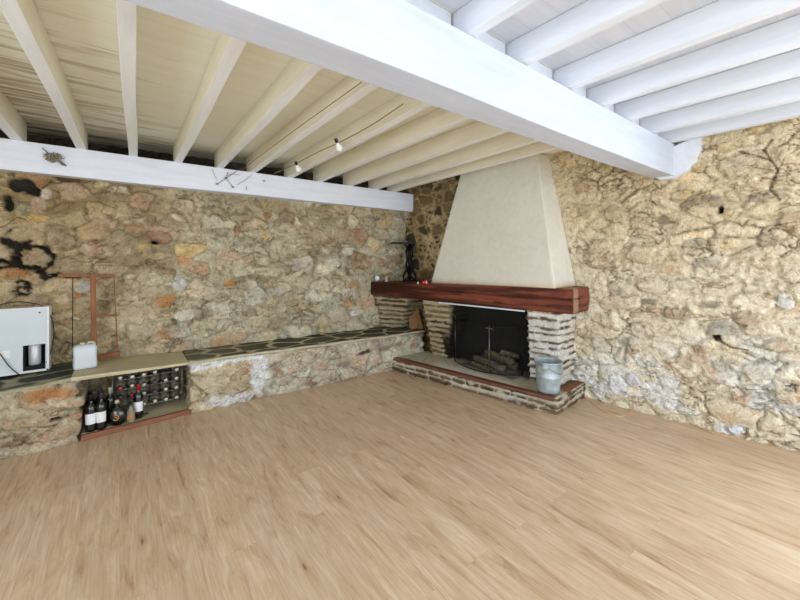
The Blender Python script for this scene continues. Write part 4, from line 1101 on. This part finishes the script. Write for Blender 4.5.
mb.box(cx0-0.004, cx0+0.004, -0.002, D_-0.008, cz0, cz1); mb.box(cx0+0.004, cx1, D_-0.010, D_-0.007, cz0, cz1); mb.box(cx0, cx1, 0.0, D_-0.01, cz0, cz0+0.035)
mb.build('compartment_lining', M['soot'], ap)
mb = MB(); mb.lathe([(0.0, cz0+0.036), (0.036, cz0+0.036), (0.040, cz0+0.05), (0.040, cz1-0.012), (0.034, cz1-0.002), (0.0, cz1-0.002)], 20, Matrix.Translation(((cx0+cx1)/2-0.005, 0.052, 0)))
o = mb.build('cylinder', M['compressor'], ap); o['label'] = 'pale metal cylinder inside the compartment'
mb = MB(); mb.box(cx0-0.19, cx0-0.075, -0.0022, -0.0002, zb0+0.14, zb0+0.20); mb.build('sticker', M['label'], casing)
mb = MB(); mb.lathe([(0.0, 0.0), (0.007, 0.0), (0.006, 0.004), (0.0, 0.004)], 10, Matrix.Translation((W_-0.045, 0, H_-0.04)) @ R90); mb.build('screw', M['cap_black'], casing)
for fx in (0.05, W_-0.06):
    mb = MB(); mb.lathe([(0.0, -0.003), (0.016, -0.003), (0.013, zb0-0.004), (0.0, zb0-0.004)], 12, Matrix.Translation((fx, D_/2, 0))); mb.build('foot', M['cap_black'], ap)
cable('power_cable', [bw(-30, 312, 2.925), bw(-8, 307, 2.925), bw(8, 303, 2.93), bw(24, 302, 2.935), bw(42, 306, 2.935), bw(51, 317, 2.94), bw(54, 332, 2.94), bw(51.5, 349, 2.93), bw(48, 358, 2.91), bw(46.5, 363, 2.895)], 0.0042, M['cable'], 'black power cable looping over the top of the white appliance')
cable('lead_cable', [bw(-10, 343, 2.885), bw(0, 354, 2.885), bw(9, 366, 2.885), bw(17.5, 373.5, 2.885), bw(22, 376.5, 2.84)], 0.0042, M['cable'], 'black cable crossing the lower front of the white appliance')

# ------------------------------------------------------------------ white canister
cxx, cyy, czz = on_back(85, 360, 2.80)
cn = empty('plastic_canister', (cxx*S, 2.80*S, (zt(-0.155)+0.005)*S), math.radians(8), 'white plastic canister standing on the bench plank in front of the wooden frame', 'canister')
w2, d2, h2 = 0.080, 0.055, 0.205
def rrect(w, d, r, z, n=5):
    out = []
    for (sx, sy, a0) in ((1, 1, 0), (-1, 1, 90), (-1, -1, 180), (1, -1, 270)):
        for i in range(n):
            a = math.radians(a0+90*i/(n-1)); out.append((sx*(w-r)+r*math.cos(a), sy*(d-r)+r*math.sin(a), z))
    return out
mb = MB(); rings = [rrect(w2-.012, d2-.01, .012, 0), rrect(w2-0.002, d2-0.002, .02, 0.010), rrect(w2, d2, .022, 0.03), rrect(w2-.003, d2-.003, .022, h2*.5), rrect(w2, d2, .022, h2*.85), rrect(w2-.010, d2-.008, .022, h2*.96), rrect(w2-.03, d2-.022, .018, h2)]
n = len(rings[0]); vs_ = sum(rings, [])
mb.add(vs_, [tuple(range(n-1, -1, -1)), tuple((len(rings)-1)*n+k for k in range(n))]+[(i*n+k, i*n+(k+1) % n, (i+1)*n+(k+1) % n, (i+1)*n+k) for i in range(len(rings)-1) for k in range(n)], True)
mb.build('canister_body', M['hdpe'], cn)
mb = MB(); mb.lathe([(0.0, h2-.002), (0.017, h2-.002), (0.017, h2+.014), (0.015, h2+0.017), (0.0, h2+.017)], 16, Matrix.Translation((-0.018, 0, 0))); o = mb.build('cap', M['hdpe_old'], cn)
mb = MB(); mb.tube([(0.015, 0, h2-.004), (0.025, 0, h2+.014), (0.055, 0, h2+.010), (0.070, 0, h2-.012)], 0.008, 8); mb.build('handle', M['hdpe_old'], cn)

# ------------------------------------------------------------------ old red-brown frame leaning on the wall
fr = empty('old_sash', (-0.12*S, 2.97*S, zt(0)*S), 0, 'old red-brown wooden frame with a crossbar leaning against the back wall behind the canister', 'frame')
YF = 2.945
def fpnt(px, py, Y=YF): return Vector(on_back(px, py, Y))*S
parts = []
def fbar(name, a, b, w, h, mat=M['framewood']):
    parts.append(MB().bar(a, b, w, h, up=(0, 1, 0)).build(name, mat, bevel=0.0015)); return parts[-1]
fbar('top_rail', fpnt(58, 275.5), fpnt(115.5, 275.5), 0.028, 0.02)
fbar('stile', fpnt(92.8, 276), fpnt(94.5, 350), 0.040, 0.022)
fbar('side_bar', fpnt(114, 276), fpnt(117.5, 353, 2.93), 0.011, 0.012)
fbar('crossbar', fpnt(94, 316), fpnt(118, 315), 0.018, 0.014)
fbar('bottom_rail', fpnt(97, 357.5, 2.95), fpnt(119.5, 353.5, 2.93), 0.045, 0.03)
ob_ = fbar('wire_stay', fpnt(72.8, 277), fpnt(72.5, 358, 2.95), 0.007, 0.007, M['iron']); ob_['label'] = 'black metal stay'
mb = MB()
for k in range(9):
    a = fpnt(114.5, 335.5); an = k*0.72+0.2
    mb.tube([a, a+Vector((math.cos(an)*0.030, -0.012, math.sin(an)*0.016))], 0.004, 5)
parts.append(mb.build('rusty_knot', M['framewood']))
under(fr, *parts)

# ------------------------------------------------------------------ wire rack and bottles in the niche
RX0, RX1 = -0.035, 0.332
RZ = [0.062, 0.122, 0.182, 0.242]
RYf, RYb = 2.835, 2.955
rk = empty('wine_rack', (0.15*S, 2.9*S, 0.029*S), 0, 'metal wire wine rack full of lying bottles inside the bench niche', 'wine rack')
parts = []
for Yr in (RYf, RYb):
    for x_ in (RX0, RX1): parts.append(MB().tube([(x_*S, Yr*S, 0.0283*S), (x_*S, Yr*S, 0.290*S)], 0.004, 6).build('rack_upright', M['rackwire']))
    for z_ in RZ:
        mb = MB(); pts = []
        for i in range(73):
            x_ = RX0+(RX1-RX0)*i/72; pts.append((x_*S, Yr*S-0.002, (z_-0.0015-0.010*abs(math.cos((x_-RX0-0.008)/0.0585*math.pi)) if False else z_-0.004)*S))
        mb.tube(pts[::12], 0.0026, 5); parts.append(mb.build('rack_rail', M['rackwire']))
for x_ in (RX0, RX1):
    for z_ in (0.05, 0.285):
        mb = MB(); mb.tube([(x_*S, RYf*S, z_*S), (x_*S, RYb*S, z_*S)], 0.003, 5); parts.append(mb.build('rack_side_bar', M['rackwire']))
under(rk, *parts)

WINE = [(0.0, 0.006), (0.030, 0.0), (0.0365, 0.004), (0.0375, 0.02), (0.0375, 0.18), (0.036, 0.198), (0.029, 0.216), (0.019, 0.232), (0.0145, 0.250), (0.0140, 0.268)]
CAPS = [(0.0148, 0.245), (0.0146, 0.292), (0.0155, 0.294), (0.0155, 0.300), (0.013, 0.302), (0.0, 0.302)]
def wine_bottle(body, cap, labelmat=None, name='wine_bottle'):
    r = empty(name)
    MB().lathe(WINE, 22).build('bottle_body', M[body], r)
    MB().lathe(CAPS, 18).build('capsule', M[cap], r)
    if labelmat:
        MB().lathe([(0.0380, 0.065), (0.0382, 0.066), (0.0382, 0.150), (0.0380, 0.151)], 18, arc=(-2.5, -0.2)).build('bottle_label', M[labelmat], r)
    return r
def copy_thing(src):
    c = src.copy(); col.objects.link(c)
    for ch in list(src.children):
        d = ch.copy(); col.objects.link(d); d.parent = c
    return c
proto = {}
def lying(x, z, body, cap, label, dy=0.0, roll=0.0):
    key = (body, cap)
    if key not in proto: b = wine_bottle(body, cap); proto[key] = b
    else: b = copy_thing(proto[key])
    # axis along -Y (neck towards the room)
    b.location = (x*S, (2.985-0.004+dy)*S, z*S)
    b.rotation_euler = (math.radians(90), roll, 0)
    tag(b, label, 'bottle', 'bottles lying in the wine rack'); return b
rowname = {3: 'top', 2: 'second', 1: 'third', 0: 'bottom'}
ordn = ['leftmost', 'second', 'third', 'fourth', 'fifth', 'sixth']
colX = [0.0, 0.058, 0.116, 0.174, 0.232, 0.290]
grid = {3: [0, 1, 2, 3, 5], 2: [0, 1, 2, 3, 4, 5], 1: [0, 1, 2, 3, 4, 5], 0: [1, 2, 3, 4, 5]}
rb = random.Random(5)
for row in (3, 2, 1, 0):
    cs = grid[row]
    for j, c_ in enumerate(cs):
        body = ['glass_green', 'glass_green', 'glass_brown'][rb.randrange(3)]
        cap = 'cap_silver'
        if (row, c_) in ((1, 1), (2, 0)): cap = 'cap_red'
        if (row, c_) in ((2, 3), (1, 3), (0, 0), (1, 0)): cap = 'cap_purple'
        capword = {'cap_silver': 'pale', 'cap_red': 'red', 'cap_purple': 'purple'}[cap]
        pos = ('rightmost' if j == len(cs)-1 else ordn[j]+('' if j == 0 else ' from the left'))
        lab = f'wine bottle with {capword} capsule in the {rowname[row]} row of the rack, {pos}'
        lying(colX[c_]+0.004, RZ[row]+0.0255, body, cap, lab, dy=-0.03*rb.random())
def standing(px, py, body, cap, lab, labelmat='label', Y=None, scale=1.0, rz=-0.4):
    b = wine_bottle(body, cap, labelmat)
    x, y, v = ray(px, py)
    d = (1-0.0285)/(-v)
    if Y is not None: d = Y/y
    b.location = (x*d*S, y*d*S, 0.0285*S); b.scale = (scale,)*3; b.rotation_euler = (0, 0, rz)
    tag(b, lab, 'bottle', 'bottles standing in the niche'); return b
standing(91, 431, 'glass_dark', 'cap_black', 'dark wine bottle with white label standing at the far left of the niche', Y=2.668)
standing(101.3, 429, 'glass_dark', 'cap_purple', 'dark wine bottle with white label and purple capsule, second from the left of the niche', Y=2.668)
standing(99.5, 420, 'glass_dark', 'cap_purple', 'unlabelled dark bottle standing behind the two white-labelled bottles', None, Y=2.745)
standing(90, 420, 'glass_dark', 'cap_black', 'dark bottle against the left side of the niche behind the leftmost one', None, Y=2.755)
standing(110, 420, 'glass_dark', 'cap_silver', 'dark bottle with pale capsule standing behind the round flask', None, Y=2.75)
standing(138.5, 420, 'glass_dark', 'cap_red', 'dark wine bottle with white label and red capsule beside the metal rack post', Y=2.715)
# round flask with a gold emblem
x, y, v = ray(117, 427); d = 2.672/y
fk = empty('round_flask', (x*d*S, y*d*S, 0.0285*S), -0.25, 'squat round black flask with a gold emblem, in front of the wine rack', 'bottle')
mb = MB(); mb.lathe([(0.0, 0.0), (0.036, 0.0), (0.046, 0.008), (0.062, 0.045), (0.065, 0.075), (0.058, 0.110), (0.038, 0.140), (0.018, 0.152), (0.015, 0.190), (0.0, 0.190)], 28, sx=1, sy=0.55); mb.build('flask_body', M['glass_dark'], fk)
mb = MB(); mb.lathe([(0.0, 0.186), (0.017, 0.186), (0.017, 0.214), (0.0, 0.216)], 16); mb.build('stopper', M['cap_silver'], fk)
mb = MB()
def flask_y(x_, z_):
    r_ = np.interp(z_, [0.0, 0.008, 0.045, 0.075, 0.110, 0.140], [0.036, 0.046, 0.062, 0.065, 0.058, 0.038]); return -0.55*math.sqrt(max(r_*r_-x_*x_, 0))
mb.tube([(0.020*math.cos(a), flask_y(0.020*math.cos(a), 0.075+0.022*math.sin(a))-0.002, 0.075+0.022*math.sin(a)) for a in [math.radians(a) for a in range(-150, 141, 15)]], 0.0042, 6)
mb.tube([(-0.008, flask_y(0.008, .078)-0.002, .078), (0.006, flask_y(0.006, .076)-0.002, .076), (0.010, flask_y(0.01, .066)-0.002, .066)], 0.004, 6)
mb.build('emblem', M['gold'], fk)
# small flask
x, y, v = ray(131, 424); d = 2.676/y
sf = empty('small_bottle', (x*d*S, y*d*S, 0.0285*S), -0.4, 'small glass bottle with a tan label standing right of the round flask', 'bottle')
MB().lathe([(0.0, 0.0), (0.028, 0.0), (0.030, 0.006), (0.030, 0.085), (0.024, 0.105), (0.012, 0.125), (0.011, 0.150), (0.0, 0.150)], 18).build('bottle_body', M['glass_green'], sf)
MB().lathe([(0.0305, 0.03), (0.0307, 0.031), (0.0307, 0.070), (0.0305, 0.071)], 16, arc=(-2.7, -0.1)).build('bottle_label', M['tanlabel'], sf)
MB().lathe([(0.0, 0.146), (0.013, 0.146), (0.013, 0.168), (0.0, 0.169)], 14).build('cap', M['cap_black'], sf)
# loose metal post on a foot
x, y, v = ray(141.5, 416); d = 2.745/y
po = empty('metal_post', (x*d*S, y*d*S, 0.0285*S), 0, 'thin upright metal rod on a black foot in front of the wine rack', 'rod')
MB().tube([(0, 0, 0.006), (-0.004, 0, 0.185)], 0.004, 8).build('rod', M['rackwire'], po)
MB().box(-0.02, 0.05, -0.012, 0.012, 0, 0.008).build('foot', M['cap_black'], po, bevel=0.002)

# ------------------------------------------------------------------ decorations on the wall beam and the cable with bulbs
def bf(px, py, off=0.0): return Vector(on_back(px, py, 2.900-off))*S
od = empty('dried_ornament', bf(54, 158), 0, 'dried flower head with a stick pinned to the left end of the wall beam', 'ornament')
mb = MB(); c0 = bf(54, 158, 0.006)
rnd = random.Random(3)
for k in range(90):
    a = rnd.uniform(0, 2*math.pi); r_ = math.sqrt(rnd.random())
    base = c0+Vector((0.012*math.cos(a)*r_, 0, 0.012*math.sin(a)*r_))
    tip = c0+Vector((0.068*math.cos(a)*r_*rnd.uniform(.8, 1.05), -0.045*math.sqrt(max(0, 1-r_*r_))-0.008, 0.052*math.sin(a)*r_*rnd.uniform(.8, 1.05)))
    mb.tube([base, base.lerp(tip, 0.6)+Vector((0, -0.004, 0)), tip], [0.003, 0.007, 0.004], 5)
p1 = mb.build('flower_head', M['dried'])
mb = MB(); mb.tube([bf(42, 147.5, .006), bf(48, 153, .012), bf(54, 158, .02), bf(60, 161, .015), bf(66, 166, .006)], [0.003, 0.005, 0.004, 0.008, 0.006], 6)
mb.tube([bf(58, 160, .01), bf(63, 165.5, .01)], [0.004, 0.006], 6)
p2 = mb.build('stick', M['twig']); mb = MB(); mb.tube([bf(43, 156.5, .004), bf(45.5, 156.3, .006)], 0.005, 6); p3 = mb.build('pin', M['cap_silver'])
under(od, p1, p2, p3)
tw = empty('twig_spray', bf(226, 178), 0, 'spray of thin dry twigs hanging over the middle of the wall beam', 'twigs')
parts = []
for pts, r_ in [([(250, 160), (240, 169), (228, 177), (217, 184)], .0030), ([(228, 172), (226, 178), (233, 187)], .0030), ([(212, 169), (215, 176), (217, 180)], .0018), ([(252, 175), (244, 181), (237, 185)], .0022), ([(238, 168), (234, 165), (239, 160), (237, 155)], .002), ([(226, 176), (231, 174), (240, 175)], .0018), ([(246, 186), (247, 190)], .003)]:
    mb = MB(); mb.tube([bf(px, py, 0.006+0.002*i) for i, (px, py) in enumerate(pts)], r_, 5); parts.append(mb.build('twig', M['twig']))
for (px, py) in ((217, 184), (233, 187), (226, 178), (264, 181)):
    mb = MB(); c0 = bf(px, py, 0.010)
    for k in range(5):
        a = k*1.25; mb.tube([c0, c0+Vector((0.018*math.cos(a), -0.003, 0.012*math.sin(a)))], [0.005, 0.002], 5)
    parts.append(mb.build('leaf_tuft', M['twig']))
under(tw, *parts)

# cable clipped under the ceiling joist, carrying two bare bulbs
def zj(px, py, dz=0.0):
    z = 1.65
    for _ in range(6):
        x, y, v = ray(px, py); d = (z-1)/v; t = (y*d-0.84)/2.16; z = 1.679-0.040*t-0.010*t*min(max(x*d/2.0, 0), 1)-dz
    return z
def at(px, py, z):
    z = zj(px, py, 0.0035)
    x, y, v = ray(px, py); d = (z-1)/v; return Vector((x*d, y*d, z))*S
c1 = [at(403, 104, 1.660), at(370, 126, 1.652), at(338, 143, 1.648), at(318, 152, 1.645), at(297, 163, 1.642), at(285, 169, 1.640), at(274, 173.5, 1.640)]
cable('lighting_cable', c1, 0.0045, M['browncable'], 'brown cable running under the cream joists and carrying two bare bulbs')
cable('brown_string', [at(362, 82, 1.672), at(320, 112, 1.664), at(280, 141, 1.655), at(242, 170, 1.645)], 0.0035, M['browncable'], 'thin brown cord stretched under the joists left of the bulbs')
def bulb(px, py, z, label, tilt):
    p = at(px, py, z)
    e_ = empty('light_bulb', p, 0.5, label, 'light bulb', 'bare bulbs under the joists')
    e_.rotation_euler = (0.0, tilt, 0.5)
    MB().lathe([(0.0, 0.0), (0.015, 0.0), (0.016, -0.010), (0.014, -0.036), (0.0, -0.036)], 14).build('socket', M['cap_black'], e_)
    MB().lathe([(0.0, -0.034), (0.013, -0.035), (0.016, -0.050), (0.028, -0.072), (0.030, -0.088), (0.022, -0.108), (0.010, -0.116), (0.0, -0.117)], 18).build('bulb_glass', M['bulbglass'], e_)
bulb(335.5, 138.5, 1.650, 'bare white bulb hanging from the brown cable, nearer the main beam', -0.7)
bulb(295.5, 161.5, 1.644, 'bare white bulb hanging from the brown cable, nearer the back wall', -0.6)
# cable lying on the floor along the right wall
def onf(px, py):
    x, y, v = ray(px, py); d = 1/(-v); return Vector((x*d*S, y*d*S, 0.004))
cable('floor_cable', [onf(590, 402), onf(606, 413), onf(622, 416.5), onf(634, 409), onf(640, 405), onf(650, 409), onf(668, 416), onf(690, 424), onf(715, 434), onf(745, 438.5), onf(775, 444.5), onf(812, 453)], 0.005, M['tancable'], 'thin tan cable lying on the floor along the foot of the right stone wall')
